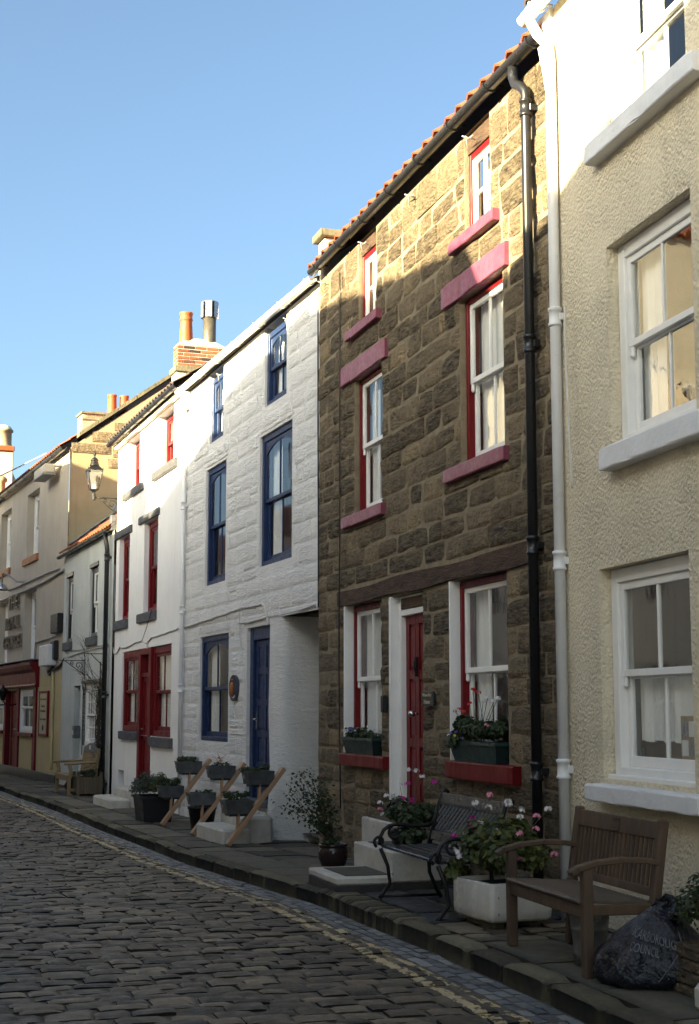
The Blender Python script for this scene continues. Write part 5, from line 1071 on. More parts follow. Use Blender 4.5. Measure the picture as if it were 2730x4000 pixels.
def iron_bench(Hs):
    p = on(Hs, 6.35, -.82); t = thing('iron_bench', 'black cast iron bench with lattice back in front of the stone house', 'bench', p, radians(15.6) - pi/2); W = .72
    for sx in (-1, 1):
        x = sx*W; m = MB()
        m.tube([(x, -.27, .0), (x, -.25, .03), (x, -.18, .12), (x, -.20, .26), (x, -.26, .40)], [.02, .017, .016, .016, .018], 7); m.tube([(x, .26, .0), (x, .22, .06), (x, .16, .2), (x, .15, .38), (x, .17, .46)], [.02, .017, .016, .016, .018], 7); m.tube([(x, -.27, .015), (x, .26, .015)], .012, 6); m.build('leg_frame', 'black_cast_iron', t)
        a = MB(); a.tube([(x, -.27+.05*(1-q/22)*cos(4.2-q*.42), .455+.05*(1-q/22)*sin(4.2-q*.42)) for q in range(17)], .013, 7); a.tube([(x, -.27, .43), (x, -.262, .49), (x, -.235, .545), (x, -.19, .578), (x, -.13, .59), (x, -.05, .585), (x, .06, .575), (x, .14, .58), (x, .2, .60)], .016, 7); a.tube([(x, -.14+.06*(1-q/24)*cos(1.9+q*.42), .52+.06*(1-q/24)*sin(1.9+q*.42)) for q in range(19)], .011, 7); a.build('armrest', 'black_cast_iron', t)
        b = MB(); b.tube([(x, .16, .42), (x, .21, .62), (x, .27, .82), (x, .30, .86), (x, .33, .85), (x, .32, .81)], [.02, .018, .018, .018, .016, .014], 7); b.build('back_post', 'black_cast_iron', t)
    for k in range(6): y = -.26 + k*.078; MB().box(-W+.01, W-.01, y, y+.073, .405+.004*(k == 0), .43+.004*(k == 0), .006).build('seat_slat', 'satin_grey_iron' if k == 0 else 'black_cast_iron', t)
    sd = (0, .24, 1)
    MB().bar((-W+.02, .275, .80), (W-.02, .275, .80), .085, .028, sd, .006).build('top_rail', 'satin_grey_iron', t); MB().bar((-W+.02, .185, .50), (W-.02, .185, .50), .08, .028, sd, .006).build('bottom_rail', 'satin_grey_iron', t)
    def bk(x, z): return (x, .195 + (z-.54)*.26, z)
    fr = MB(); c = [bk(-W+.06, .545), bk(W-.06, .545), bk(W-.06, .755), bk(-W+.06, .755)]
    for i in range(4): fr.bar(c[i], c[(i+1) % 4], .022, .016, (0, 1, 0), .003)
    la = fr.build('lattice_panel', 'black_cast_iron', t); n = 16; h = .21
    for dirn in (1, -1):
        for k in range(-3, n):
            xa = -W+.06 + k*(2*W-.12)/n; x0, x1 = (xa, xa+.26); z0, z1 = (.545, .755) if dirn == 1 else (.755, .545)
            lo, hi = -W+.06, W-.06
            def clip(x): return z0 + (z1-z0)*(x-x0)/(x1-x0)
            p0, p1 = max(x0, lo), min(x1, hi)
            if p1-p0 < .03: continue
            a = Vector(bk(p0, clip(p0))); b = Vector(bk(p1, clip(p1))); off = Vector((0, -.005*dirn, 0)); MB().bar(a+off, b+off, .021, .008, (0, 0, 1)).build('lattice_strip', 'lattice_skylit', la)
def sink_planter(H):
    t = thing('sink_planter', 'old white ceramic sink planter full of geraniums between the two benches', 'planter', on(H, .40, -.63), radians(24) - pi/2)
    a, b, h = .29, .25, .26; m = MB(); r = .035
    def rr(a, b, r, z): return [(x+r*cos(q), y+r*sin(q), z) for (x, y, s) in ((a-r, b-r, 0), (-a+r, b-r, pi/2), (-a+r, -b+r, pi), (a-r, -b+r, 1.5*pi)) for q in [s+pi/2*k/4 for k in range(5)]]
    rings = [rr(a-.02, b-.02, r, .05), rr(a-.004, b-.004, r, .07), rr(a, b, r, .12), rr(a, b, r, h+.04), rr(a-.006, b-.006, r, h+.055), rr(a-.035, b-.035, r*.7, h+.055), rr(a-.045, b-.045, r*.7, h-.05)]
    k = 20; m.add([p for q in rings for p in q], [(i*k+j, i*k+(j+1) % k, (i+1)*k+(j+1) % k, (i+1)*k+j) for i in range(len(rings)-1) for j in range(k)], .5, True); m.f.append(tuple(range(k))[::-1]); m.sm.append(False); m.build('basin', 'ceramic_white', t)
    MB().box(-.2, .2, -.18, -.1, 0, .052, .006).join(MB().box(-.2, .2, .1, .18, 0, .052, .006)).build('block', 'kerbstone', t)
    MB().box(-a+.046, a-.046, -b+.046, b-.046, h-.04, h+.02).build('soil', 'soil', t)
    for x, z in ((.17, .22), (.17, .11)): MB().lathe([(0, 0), (.016, .002), (.012, .006), (0, .007)], (0, 0, 0), 10).build('stain', 'brown_beam', t).matrix_local = Matrix.Translation((x-.3+.41, -b+.062, z)) @ Matrix.Rotation(pi/2, 4, 'X')
    bush(t, (.0, 0, .50), (.42, .34, .27), 1150, .058, 'leaf_geranium', 'round', clumps=22)
    bush(t, (-.3, -.18, .34), (.16, .14, .10), 150, .06, 'leaf_geranium', 'round', 'trailing_foliage', clumps=6)
    tips = [(-.22, -.1, .93, 'white'), (-.1, -.05, .90, 'white'), (.02, .05, .95, 'white'), (.1, -.1, .72, 'white'), (-.38, -.2, .64, 'magenta'), (-.3, -.22, .52, 'white'), (-.12, -.28, .50, 'white'), (.28, .02, .90, 'white'), (.3, .0, .84, 'white'), (-.33, 0, .75, 'white'), (-.18, 0, 1.0, 'pink'), (.46, .05, .86, 'pink'), (.50, .02, .76, 'pink'), (.40, -.06, .72, 'pink'), (.58, .12, .56, 'pink'), (-.06, .1, .92, 'white'), (.5, .12, .92, 'white'), (-.2, -.25, .51, 'white')]
    tips = [(x*.9, y, .30+(z-.30)*.85, c) for x, y, z, c in tips] + [(U(-.35, .35), U(-.25, .1), U(.45, .72), random.choice(['white', 'white', 'pink', 'magenta'])) for _ in range(9)]; stems(t, (0, 0, .34), [p[:3] for p in tips])
    for x, y, z, c in tips: flower_head(t, (x, y, z), .046, c, 9)
def rubbish_bag(H):
    t = thing('rubbish_bag', 'full dark blue council rubbish bag slumped beside the wooden bench', 'rubbish bag', on(H, 2.93, -.70), H.rot)
    m = MB(); n, k = 56, 26; vs = []
    prof = [(0.0, 0), (.25, .005), (.29, .04), (.30, .11), (.275, .19), (.225, .265), (.16, .33), (.10, .375), (.06, .40), (.04, .42)]
    def wob(th, z): return 1 + .20*noise.noise(Vector((cos(th)*1.7, sin(th)*1.7, z*4))) + .08*noise.noise(Vector((cos(th)*5, sin(th)*5, z*9))) + .13*sin(th*7+z*7+2*noise.noise(Vector((cos(th), sin(th), 5))))*max(0, z-.06)*2
    for i in range(k+1):
        f = i/k*(len(prof)-1); j = min(int(f), len(prof)-2); q = f-j; r = prof[j][0]*(1-q)+prof[j+1][0]*q; z = prof[j][1]*(1-q)+prof[j+1][1]*q
        for a in range(n):
            th = 2*pi*a/n; w = wob(th, z)
            vs.append((r*w*cos(th)*1.08 + .10*z, r*w*sin(th)*.95 + .10*z, z + .02*noise.noise(Vector((th, z*5, 3)))))
    m.add(vs, [(i*n+a, i*n+(a+1) % n, (i+1)*n+(a+1) % n, (i+1)*n+a) for i in range(k) for a in range(n)], .5, True); m.build('sack', 'bin_bag', t)
    nk = MB()
    for q in range(16):
        c = Vector((.06+U(-.03, .03), .06+U(-.03, .03), .40)); th = U(0, 2*pi); d = Vector((cos(th)*.6+.35, sin(th)*.6+.25, U(.1, 1.1))).normalized(); L = U(.10, .21); sd = d.cross(Vector((U(-1, 1), U(-1, 1), U(-1, 1)))).normalized(); n3 = 4; vs = []
        for a in range(n3+1):
            f = a/n3; w = .02 + .05*sin(pi*min(1, f*1.1))
            for b in (-1, -.35, .35, 1): vs.append(c + d*L*f + sd*w*b + d.cross(sd)*(.02*sin(b*4+f*7+q)) + Vector((0, 0, -.10*f*f)))
        nk.add(vs, [(a*4+b, a*4+b+1, a*4+b+5, a*4+b+4) for a in range(n3) for b in range(3)], .5, True)
    nk.build('tied_neck', 'bin_bag', t)
    def wrap(u, z, off=.012):
        th = -pi/2 + u; f = 0
        for (r0, z0), (r1, z1) in zip(prof[1:], prof[2:]):
            if z0 <= z <= z1: f = r0+(r1-r0)*(z-z0)/(z1-z0)
        w = wob(th, z)
        r = f*w + off; return (r*cos(th)*1.08+.10*z, r*sin(th)*.95+.10*z, z)
    for body, z, w, u0 in (('SCARBOROUGH', .285, 1.15, .45), ('COUNCIL', .215, .62, .55)):
        text_mesh(body, w, .045, .002, 'bag_print', t, 'printing', lambda u, v, q, z=z, u0=u0: wrap(u0+u, z+v-.06*u, .016+q))
    st = MB(); st.tube([wrap(1.75-.55*k/14, .31-.26*k/14, .012) for k in range(15)], .003, 5); st.build('stitching', 'bag_print', t)
def bucket(H):
    t = thing('bucket', 'galvanised ribbed bucket standing under the wooden bench', 'bucket', on(H, 2.25, -.76), H.rot)
    MB().lathe([(.085, .004), (.088, .0), (.092, .06), (.096, .065), (.095, .075), (.108, .2), (.112, .205), (.111, .215), (.118, .285), (.124, .29), (.124, .30), (.116, .30), (.088, .02), (0, .018)], (0, 0, 0), 24).build('pail', 'bucket_zinc', t)
    for s in (-1, 1): MB().box(s*.118-.014, s*.118+.014, -.02, .02, .26, .335, .006).build('lug', 'bucket_zinc', t)
    MB().tube([(.12*cos(a), -.005-.10*sin(a)*.9, .315-.03*sin(a)) for a in [pi*k/12 for k in range(13)]], .005, 6).build('handle', 'bucket_zinc', t)
def right_trough(H):
    t = thing('stone_trough', 'stacked slate trough with a dark bush at the right edge', 'planter', on(H, 3.48, -.50), H.rot); z = 0
    for r in range(4):
        h = (.055, .07, .06, .075)[r]
        for (x0, x1, y0, y1) in ((-.40, .45, -.20, -.10), (-.40, -.30, -.095, .18), (.35, .45, -.095, .18), (-.295, .345, .09, .18)):
            x = x0
            while x < x1 - .01:
                L = min(U(.14, .3), x1-x) if (x1-x0) > .3 else x1-x0
                MB().box(x+.004+U(0, .006), x+L-.004, y0+U(0, .012), y1, z+.003, z+h-.003, .008, U(0, .35)).build('stone', 'sandstone', t); x += L
        z += h
    MB().box(-.3, .35, -.1, .1, .02, .22).build('soil', 'soil', t)
    bush(t, (.08, -.02, .48), (.36, .26, .26), 900, .035, 'leaf_dark', clumps=16)
    tag(MB().box(-.25, .25, -.11, .11, 0, .135, .025).build('white_block', 'whitewashed_step'), 'rough white painted stone block at the bottom right corner', 'stone block'); o = bpy.data.objects['white_block']; o.location = on(H, 3.92, -.72); o.rotation_euler = (0, 0, H.rot)
def window_box(H, x0, x1, z, label, flowers, fol):
    t = thing('window_box', label, 'window box', tuple(H.W((x0+x1)/2, -.0, z)), H.rot, 'window boxes of the stone house'); L = (x1-x0)/2; m = MB()
    def ring(l, d0, d1, zz): return [(-l, d0, zz), (l, d0, zz), (l, d1, zz), (-l, d1, zz)]
    rs = [ring(L*.84, -.07, .05, .0), ring(L*.96, -.10, .06, .15), ring(L, -.115, .065, .15), ring(L, -.115, .065, .18), ring(L*.95, -.095, .05, .18), ring(L*.9, -.08, .04, .12)]
    m.add([p for r in rs for p in r], [(i*4+j, i*4+(j+1) % 4, (i+1)*4+(j+1) % 4, (i+1)*4+j) for i in range(5) for j in range(4)] + [(3, 2, 1, 0)]); m.build('trough', 'green_plastic', t)
    MB().box(-L*.9, L*.9, -.08, .04, .1, .15).build('soil', 'soil', t); fol(t, L)
    flowers = [(x, y, .15+(z-.15)*.82, c, q) for x, y, z, c, q in flowers]; tips = [f[:3] for f in flowers]; stems(t, (0, -.02, .15), tips)
    for x, y, zz, c, s in flowers: flower_head(t, (x, y, zz), s*1.25, c, 7)
def pots_and_steps(S, Wh, Rd):
    # shrub in glazed pot by the passage
    t = thing('potted_shrub', 'leggy green shrub in a round dark glazed pot beside the passage', 'potted plant', on(S, 2.25, -.47), S.rot)
    MB().lathe([(0, .0), (.11, .0), (.125, .01), (.15, .08), (.155, .15), (.145, .19), (.138, .20), (.152, .21), (.152, .235), (.138, .235), (.13, .2), (0, .2)], (0, 0, 0), 28).build('pot', 'glazed_brown', t); MB().lathe([(0, 0), (.132, 0)], (0, 0, .215), 16).build('soil', 'soil', t)
    br = MB(); lf = MB()
    for k in range(13):
        tip = Vector((U(-.25, .12) - .08, U(-.45, .1) - .12, U(.55, 1.02))); mid = Vector((tip.x*.4, tip.y*.35, .42)); P = [Vector((U(-.03, .03), U(-.03, .03), .21)), mid, tip]; br.tube(P, [.006, .004, .002], 5)
        for q in range(75):
            f = U(.35, 1.05); p = P[0].lerp(mid, f*2) if f < .5 else mid.lerp(tip, f*2-1); p = p + Vector((random.gauss(0, .045), random.gauss(0, .045), random.gauss(0, .04))); leaf_mesh(lf, p, Vector((U(-1, 1), U(-1, 1), U(.2, 1.2))), U(.025, .05), min(1, max(0, random.gauss(.5, .25))))
    br.build('stem', 'twig', t); lf.build('foliage', 'leaf_shrub', t); bush(t, (.06, -.04, .27), (.16, .12, .07), 90, .03, 'leaf_shrub', name='undergrowth', clumps=5); flower_head(t, (.1, -.1, .45), .022, 'white', 5)
    # stone house steps: whitewashed edges, dark treads, black base
    t = thing('doorstep', 'whitewashed double step with black base below the red door', 'steps', on(S, 4.65, -.85), S.rot); gz = t.location.z
    def blk(x0, x1, y0, y1, z1, base=.075):
        MB().box(x0, x1, y0, y1, -.1, base, .006).build('base', 'step_black', t); MB().box(x0, x1, y0, y1, base+.001, z1, .012).build('step', 'whitewashed_step', t)
    X, Y = 4.65, -.85; tz = .19-gz
    blk(4.22-X, 5.12-X, -1.28-Y, -.78-Y, tz); MB().box(4.33-X, 5.02-X, -1.17-Y, -.782-Y, tz+.001, tz+.006).build('tread', 'step_tread', t)
    uz = .385-gz; blk(3.95-X, 5.05-X, -.779-Y, -.32-Y, uz); MB().box(4.07-X, 4.95-X, -.68-Y, -.33-Y, uz+.001, uz+.006).build('tread', 'step_tread', t)
    blk(2.72-X, 4.75-X, -.318-Y, -.012-Y, .52-gz, .1); MB().box(2.80-X, 4.6-X, -.28-Y, -.03-Y, .521-gz, .535-gz, .006).build('doormat', 'coir', t)
    # geraniums on the upper step
    t = thing('geranium_pot', 'low pot of white and magenta geraniums on the upper doorstep', 'potted plant', tuple(S.W(4.72, -.52, .393)), S.rot)
    MB().lathe([(0, 0), (.12, 0), (.16, .13), (.17, .13), (.17, .16), (.15, .16), (0, .13)], (0, 0, 0), 20).build('pot', 'black_plastic', t)
    bush(t, (.1, -.02, .27), (.42, .26, .18), 850, .05, 'leaf_dark', 'round', clumps=20); bush(t, (.45, -.12, .16), (.2, .12, .14), 120, .06, 'leaf_dark', 'round', 'trailing_foliage', clumps=6)
    fl = [(-.42, -.05, .42, 'white'), (-.33, .05, .52, 'white'), (-.12, -.08, .44, 'white'), (-.22, .1, .66, 'white'), (-.07, .12, .66, 'white'), (.12, .1, .62, 'white'), (.02, 0, .55, 'magenta'), (.1, -.12, .40, 'magenta'), (.18, -.1, .43, 'magenta'), (.27, -.05, .42, 'magenta'), (.15, -.14, .33, 'magenta'), (.38, .12, .58, 'magenta'), (-.45, -.1, .30, 'pink'), (-.4, -.12, .36, 'white'), (-.3, -.12, .26, 'white')]
    stems(t, (0, 0, .15), [f[:3] for f in fl])
    for x, y, z, c in fl: flower_head(t, (x, y, z), .048, c, 9)
    # white house steps
    t = thing('front_steps', 'chipped white painted steps up to the blue door', 'steps', on(Wh, 4.95, -.4), Wh.rot); gz = t.location.z; X, Y = 4.95, -.4
    m = MB().box(4.42-X, 5.80-X, -.80-Y, -.42-Y, -.15, .085-gz, .025); m.build('step', 'whitewashed_step', t); m = MB().box(4.25-X, 5.35-X, -.419-Y, -.075-Y, -.15, .26-gz, .025); m.build('step', 'whitewashed_step', t)
    MB().box(5.36-X, 5.75-X, -.5-Y, -.11-Y, -.15, .24-gz, .04).build('side_block', 'whitewashed_step', t)
    # red house steps
    t = thing('entrance_steps', 'two worn concrete steps before the red house door', 'steps', on(Rd, 3.2, -.4), Rd.rot); gz = t.location.z; X, Y = 3.2, -.4
    MB().box(2.3-X, 3.95-X, -.78-Y, -.42-Y, -.15, .03-gz, .03).build('step', 'whitewashed_step', t); MB().box(2.4-X, 3.85-X, -.419-Y, -.06-Y, -.15, .19-gz, .03).build('step', 'whitewashed_step', t)
def planter_stands(Wh):
    labs = ['leaning timber planter stand nearest the white pier', 'middle leaning timber planter stand before the blue framed window', 'leaning timber planter stand farthest from the blue door']
    for i, x in enumerate((6.05, 4.20, 2.30)):
        t = thing('planter_stand', labs[i], 'plant stand', on(Wh, x, -.78), Wh.rot, 'leaning planter stands'); gz = t.location.z; P = lambda y, z: (0, y+.78, z-gz)
        top = (-.07, .86); foot = (-.80, gz+.01)
        brd = MB().bar(P(*foot), P(*top), .115, .055, (1, 0, 0), .004).build('board', 'raw_timber', t)
        def yat(z): return foot[0] + (top[0]-foot[0])*(z-foot[1])/(top[1]-foot[1])
        for k, (zb, flow) in enumerate(((.66, (None, 'orange', None)[i]), (.30, None))):
            yb = yat(zb+.08) - .045; y0, y1 = yb-.36, yb; bx_ = MB(); xa, xb = -.25, .06; zc = zb-gz
            ring = lambda s, z: [(xa+s, y0+.78+s, z), (xb-s, y0+.78+s, z), (xb-s, y1+.78, z), (xa+s, y1+.78, z)]
            rs = [ring(.03, zc), ring(.004, zc+.155), ring(-.004, zc+.155), ring(-.004, zc+.168), ring(.010, zc+.168), ring(.02, zc+.12)]
            bx_.add([p for r in rs for p in r], [(q*4+j, q*4+(j+1) % 4, (q+1)*4+(j+1) % 4, (q+1)*4+j) for q in range(5) for j in range(4)] + [(3, 2, 1, 0)]); b = bx_.build('metal_box', 'galvanised', t)
            MB().box(xa+.1, xa+.2, y0+.772, y0+.782, zc+.07, zc+.11, .003).build('handle', 'bucket_zinc', b); MB().box(xa+.03, xb-.03, y0+.81, y1+.75, zc+.08, zc+.13).build('soil', 'soil', b)
            MB().bar((0, (y0+y1)/2+.78, zc+.005), (0, yat(zb-.2)+.76, zc-.20), .06, .032, (1, 0, 0), .003).build('strut', 'raw_timber', t); MB().box(-.2, .03, y0+.84, y1+.74, zc-.03, zc-.001, .003).build('shelf', 'black_plastic', t)
            nl = [(260, 260), (60, 50), (330, 320)][(i+1) % 3] if False else ((230, 200), (50, 30), (300, 280))[i]
            hgt = ((.06, .11), (.04, .02), (.09, .12))[i][k]
            bush(t, (-.09, (y0+y1)/2+.78, zc+.17+hgt*.4), (.17, .2, hgt), nl[k], .035, 'leaf_shrub', clumps=7)
            if flow:
                tips = [(-.1, yb+.55, zc+.36), (-.05, yb+.68, zc+.33), (-.2, yb+.5, zc+.32), (-.12, yb+.62, zc+.28), (.0, yb+.72, zc+.24)]
                stems(t, (-.1, yb+.6, zc+.15), tips, .003, 'twig')
                for p in ((-.1, yb+.58, zc+.27), (-.08, yb+.6, zc+.23)): flower_head(t, p, .04, 'orange', 7)
    t = thing('black_tub', 'black square tub of dark rosemary bushes near the red door', 'planter', on(Wh, 1.35, -.72), Wh.rot)
    m = MB(); ring = lambda s, z: [(-.36+s, -.26+s, z), (.36-s, -.26+s, z), (.36-s, .26-s, z), (-.36+s, .26-s, z)]; rs = [ring(.05, 0), ring(.01, .36), ring(-.015, .36), ring(-.015, .40), ring(.02, .40), ring(.04, .3)]
    m.add([p for r in rs for p in r], [(q*4+j, q*4+(j+1) % 4, (q+1)*4+(j+1) % 4, (q+1)*4+j) for q in range(5) for j in range(4)] + [(3, 2, 1, 0)]); m.build('tub', 'black_plastic', t); MB().box(-.3, .3, -.2, .2, .25, .33).build('soil', 'soil', t)
    bush(t, (-.05, 0, .52), (.5, .34, .24), 1000, .05, 'leaf_grey', 'needle', clumps=20); bush(t, (.28, .02, .58), (.2, .2, .17), 300, .04, 'leaf_geranium', name='bright_foliage', clumps=7)
    t = thing('dark_pots', 'dark round pot half hidden behind the planter stands', 'pot', on(Wh, 3.35, -.45), Wh.rot); MB().lathe([(0, 0), (.15, 0), (.2, .3), (.21, .3), (.21, .34), (.18, .34), (0, .3)], (0, 0, 0), 20).build('pot', 'black_plastic', t)
    t.name = 'dark_pot'
def cottage_front(C):
    t = thing('garden_bench', 'pale wooden garden bench with arched back outside the cottage', 'bench', on(C, 4.72, -.52), C.rot); W, wd = .74, 'pale_wood'
    for sx in (-1, 1):
        x = sx*W
        lg = MB(); lg.bar((x, -.25, 0), (x, -.25, .36), .07, .07, (1, 0, 0), .006); lg.bar((x, -.25, .35), (x, -.21, .47), .07, .08, (1, 0, 0), .006); lg.bar((x, -.21, .46), (x, -.24, .63), .07, .07, (1, 0, 0), .006); lg.build('leg', wd, t)
        MB().bar((x, .22, 0), (x, .36, .95), .07, .07, (1, 0, 0), .006).build('leg', wd, t); MB().bar((x, -.36, .645), (x, .30, .67), .085, .05, (1, 0, 0), .018).build('armrest', wd, t); MB().box(x-.02, x+.02, -.22, .22, .09, .15, .004).build('stretcher', wd, t)
    MB().box(-W, W, -.29, -.25, .30, .39, .006).build('front_rail', wd, t)
    for k in range(6): MB().box(-W, W, -.30+k*.09, -.225+k*.09, .392, .415, .005).build('seat_slat', wd, t)
    for k in range(21): x = -W+.07+(2*W-.14)*k/20; MB().bar((x, .25, .42), (x, .33, .90), .045, .018, (1, 0, 0), .003).build('back_slat', wd, t)
    top = MB(); n = 14; poly = [(-W+.03, .86)] + [(-W+.03+(2*W-.06)*k/n, .94+.11*sin(pi*k/n)) for k in range(n+1)] + [(W-.03, .86)]; top.prism(poly, lambda u, v, q: (u, q+(v-.9)*.15, v), .31, .35); r = top.build('top_rail', 'galvanised', t, label='grey arched top rail with a small white badge'); MB().box(-.04, .04, .295, .315, .92, 1.0, .003).build('badge', 'paper', r)
    t = thing('wooden_planter', 'weathered wooden box planter in front of the black downpipe', 'planter', on(C, 5.62, -.42), C.rot)
    for x in (-.23, .23):
        for y in (-.23, .23): MB().box(x-.03, x+.03, y-.03, y+.03, 0, .44, .006).lathe([(0, -.03), (.03, -.015), (.03, .015), (0, .03)], (x, y, .465), 8).build('corner_post', 'planter_wood', t)
    for k in range(6):
        x = -.19+k*.066
        for y in (-.225, .20): MB().box(x, x+.06, y, y+.022, .05, .39, .003).build('board', 'planter_wood', t)
        MB().box(.205, .227, x, x+.06, .05, .39, .003).build('board', 'planter_wood', t); MB().box(-.227, -.205, x, x+.06, .05, .39, .003).build('board', 'planter_wood', t)
    MB().box(-.2, .2, -.2, .2, .25, .36).build('soil', 'soil', t); bush(t, (0, 0, .46), (.26, .26, .12), 220, .04, 'leaf_dark', clumps=8)
    tw = MB()
    for k in range(14): tw.tube([(U(-.1, .1), U(-.1, .1), .36), (U(-.2, .2), U(-.2, .2), .55), (U(-.3, .3), U(-.3, .3), U(.58, .75))], [.004, .003, .002], 4)
    tw.build('twigs', 'twig', t)
    t = thing('terracotta_pot', 'small terracotta pot under the garden bench', 'pot', on(C, 5.22, -.35), C.rot); MB().lathe([(0, 0), (.11, 0), (.16, .24), (.18, .24), (.18, .30), (.15, .30), (0, .26)], (0, 0, 0), 20).build('pot', 'terracotta', t)
    t = thing('bin_bag', 'small shiny black bag tucked under the garden bench', 'bag', on(C, 4.35, -.50), C.rot); m = MB(); n = 16; vs = []
    for i in range(9):
        z = .34*i/8; r = .17*sin(pi*min(.92, (i+.9)/9.2))
        for a in range(n): th = 2*pi*a/n; w = 1+.25*noise.noise(Vector((cos(th)*2, sin(th)*2, z*9))); vs.append((r*w*cos(th)*1.2, r*w*sin(th), z))
    m.add(vs, [(i*n+a, i*n+(a+1) % n, (i+1)*n+(a+1) % n, (i+1)*n+a) for i in range(8) for a in range(n)], .5, True); m.f.append(tuple(range(n))[::-1]); m.sm.append(False); m.build('sack', 'bin_bag', t)
    # trellis with bare climber
    p = C.W(5.25, -.09, 0); t = thing('trellis', 'diamond trellis with a bare climber beside the black downpipe', 'trellis', (p.x, p.y, pz(p.y)), C.rot); w, h = .24, 2.75
    for s in (-1, 1): MB().box(s*w-.012, s*w+.012, -.012, .012, 0, h).build('upright', 'planter_wood', t)
    for k in range(-2, 20):
        for sgn in (1, -1):
            z0, z1 = k*.15, k*.15+.45
            if z0 < 0 or z1 > h: continue
            MB().bar((-w*sgn, .012*sgn, z0), (w*sgn, .012*sgn, z1), .016, .006, (0, 1, 0)).build('lath', 'planter_wood', t)
    cl = MB()
    for k in range(16):
        P = [Vector((U(-.15, .15), -.03, 0))]; d = U(-.25, .15)
        for q in range(1, 9): P.append(Vector((max(-.5, min(.22, P[-1].x + U(-.1, .1) + (d*.22 if q > 5 else 0))), -.03-U(0, .06)-(.04*q if q > 6 else 0), q*U(.30, .40))))
        cl.tube(P, [.012*(1-q/10) for q in range(9)], 5)
        for q in range(5): b = random.choice(P[2:]); e_ = b + Vector((U(-.35, .1), U(-.2, -.02), U(-.05, .25))); cl.tube([b, b.lerp(e_, .5)+Vector((0, 0, .03)), e_], [.004, .003, .0015], 4)
    cl.build('climber', 'twig', t); bush(t, (.02, -.06, 1.6), (.22, .08, 1.1), 160, .03, 'leaf_dark', name='old_leaves', clumps=20, low=-1)
def lamp_and_brackets(Rd, C, Pb):
    p = Rd.W(.02, -.0, 0); t = thing('street_lantern', 'black Victorian street lantern on a scrolled bracket at the white house corner', 'street lamp', (p.x, p.y, 0), Rd.rot)
    yl = -.50; z0 = 5.90
    br = MB(); br.tube([(0, 0, 5.955), (0, yl+.02, 5.955)], .016, 6); br.box(-.02, .02, -.012, .012, 5.62, 6.08, .004)
    def spiral(cy, cz, r, a0, turns, sgn=1): return [(0, cy + r*(1-.8*k/22)*cos(a0+sgn*2*pi*turns*k/22), cz + r*(1-.8*k/22)*sin(a0+sgn*2*pi*turns*k/22)) for k in range(23)]
    br.tube(spiral(-.12, 5.83, .105, -1.2, 1.3), .009, 6); br.tube(spiral(-.27, 5.90, .05, -1.5, 1.2), .008, 6); br.tube(spiral(-.06, 5.69, .055, .5, 1.2, -1), .008, 6); br.tube([(0, -.02, 5.66), (0, -.10, 5.70), (0, -.2, 5.78), (0, -.3, 5.87), (0, -.36, 5.94)], .009, 6); br.build('bracket', 'black_cast_iron', t)
    b = MB(); b.lathe([(.035, 0), (.04, .02), (.03, .04), (.045, .1), (.03, .15), (.05, .19), (.09, .205), (.09, .22)], (0, yl, z0), 10); b.build('socket', 'black_cast_iron', t)
    zb, zt = z0+.22, z0+.62; rb, rt = .115, .215; fr = MB()
    for k in range(4):
        a = pi/4 + pi/2*k; p0 = Vector((rb*cos(a), yl+rb*sin(a), zb)); p1 = Vector((rt*cos(a), yl+rt*sin(a), zt)); fr.tube([p0, p1], .009, 6)
        a2 = a+pi/2; q0 = Vector((rb*cos(a2), yl+rb*sin(a2), zb)); q1 = Vector((rt*cos(a2), yl+rt*sin(a2), zt)); fr.tube([p0, q0], .009, 6); fr.tube([p1, q1], .012, 6); fr.tube([p1, p1+Vector((0, 0, .05))], .008, 5)
        MB().add([p0, q0, q1, p1], [(0, 1, 2, 3)]).build('pane', 'window_glass', t)
    fr.build('lantern_frame', 'black_cast_iron', t)
    rf = MB(); rf.lathe([(rt+.015, 0), (.17, .05), (.10, .10)], (0, yl, zt), 4, smooth=False, ph=pi/4); rf.lathe([(.10, .10), (.095, .12), (.075, .18), (.065, .20), (.08, .205), (.08, .22), (.05, .26), (.02, .275), (.012, .30), (.03, .33), (.032, .35), (.01, .39), (0, .43)], (0, yl, zt), 14); rf.build('lantern_roof', 'black_cast_iron', t); MB().lathe([(.03, 0), (.04, .03), (.03, .1), (0, .12)], (0, yl, zb), 10).build('lamp', 'ceramic_white', t)
    MB().box(rt*.2-.24, rt*.2-.2, 0, .002, 0, .001) if False else None
    text_mesh('56', .07, .05, .002, 'sill_ochre', t, 'number', lambda u, v, q: (-.04+u, yl-rb*.7071-.035-q-v*.2, zb+.1+v))
    for i, (c, u0, v0, u1, v1, lab) in enumerate((('B', 595, 862, 752, 970, 'scrolled black iron sign bracket above the cottage door'), ('B', 845, 803, 950, 885, 'plain black iron hook bracket above the cottage window'))):
        x, z = C.loc(c, u1, v0, -.06); t = thing('sign_bracket', lab, 'bracket', tuple(C.W(x, -.052, z)), C.rot, 'iron brackets on the cottage'); m = MB(); Ln = .55 if i == 0 else .42; zz = 0
        m.tube([(0, 0, .03), (0, 0, -.35)], .012, 6); m.tube([(0, 0, zz), (0, -Ln, zz), (0, -Ln-.05, zz+.01), (0, -Ln-.06, zz-.05), (0, -Ln-.03, zz-.06)], .010, 6); m.tube([(0, 0, -.33), (0, -Ln*.8, zz-.01)], .009, 6)
        if i == 0:
            for cy, cz, r in ((-.14, -.11, .09), (-.3, -.06, .045)): m.tube([(0, cy+r*(1-.8*k/18)*cos(-1.2+8*k/18), cz+r*(1-.8*k/18)*sin(-1.2+8*k/18)) for k in range(19)], .009, 5)
        m.build('iron_scroll', 'black_cast_iron', t)
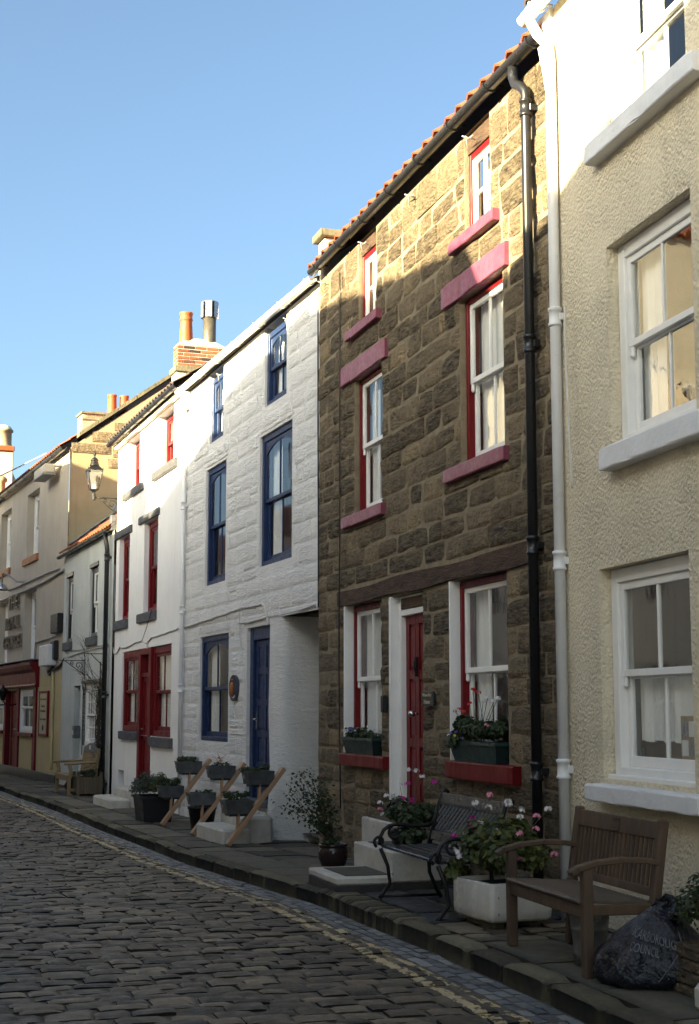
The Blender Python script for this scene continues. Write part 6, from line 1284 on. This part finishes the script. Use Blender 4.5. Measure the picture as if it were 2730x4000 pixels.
    P0, P1 = Vector((-22, 62, 9.4)), Pb.W(33.0, -.1, 8.3); m = MB().tube([P0.lerp(P1, k/12) + Vector((0, 0, -.5*sin(pi*k/12))) for k in range(13)], .02, 5); tag(m.build('overhead_cable', 'grey_cable'), 'thin overhead cable running to the pub eaves', 'cable')

# ------------------------------------------------------------------ assemble
street()
ST = house_stone(); WH = house_white(); RD = house_red(); CO = house_cottage(); PB = house_pub(); CR = house_cream(); far_house(); opposite_row()
wooden_bench(CR); iron_bench(ST); sink_planter(CR); rubbish_bag(CR); bucket(CR); right_trough(CR)
def fl_left(t, L): bush(t, (0, -.02, .21), (L*.95, .12, .09), 420, .04, 'leaf_dark', clumps=16)
def fl_right(t, L): bush(t, (-.02, -.02, .27), (L*1.0, .15, .17), 950, .042, 'leaf_dark', 'round', clumps=18); bush(t, (-L*.6, -.1, .2), (.2, .1, .1), 160, .035, 'leaf_shrub', name='pansy_foliage', clumps=6)
window_box(ST, 1.30, 2.42, 1.121, 'green window box of small pansies beside the red door', [(-.5, -.08, .27, 'white', .028), (-.3, -.08, .28, 'violet', .028), (-.2, -.1, .26, 'violet', .025), (0, -.08, .30, 'violet', .028), (.06, -.06, .33, 'white', .022), (.12, -.08, .29, 'yellow', .02), (.28, -.06, .32, 'white', .035), (.33, -.08, .28, 'white', .03), (.5, -.05, .3, 'white', .02), (-.1, -.09, .27, 'white', .02)], fl_left)
window_box(ST, 4.66, 5.80, 1.146, 'green window box of red and white geraniums beside the black downpipe', [(-.42, -.05, .52, 'red', .03), (-.5, -.06, .50, 'red', .025), (-.3, -.05, .50, 'red', .03), (-.18, -.04, .58, 'red', .035), (-.1, -.04, .72, 'red', .04), (.0, -.03, .70, 'red', .035), (-.15, -.02, .74, 'red', .025), (.16, -.05, .60, 'white', .035), (.26, -.05, .64, 'white', .035), (.42, -.06, .60, 'white', .035), (.5, -.06, .63, 'white', .04), (.35, -.1, .36, 'pink', .03), (.05, -.12, .28, 'yellow', .022), (.1, -.12, .31, 'yellow', .022), (-.3, -.14, .24, 'yellow', .026), (-.26, -.14, .28, 'violet', .026), (-.42, -.13, .26, 'violet', .026), (-.5, -.12, .24, 'white', .024), (-.12, -.14, .22, 'violet', .022)], fl_right)
pots_and_steps(ST, WH, RD); planter_stands(WH); cottage_front(CO); lamp_and_brackets(RD, CO, PB)
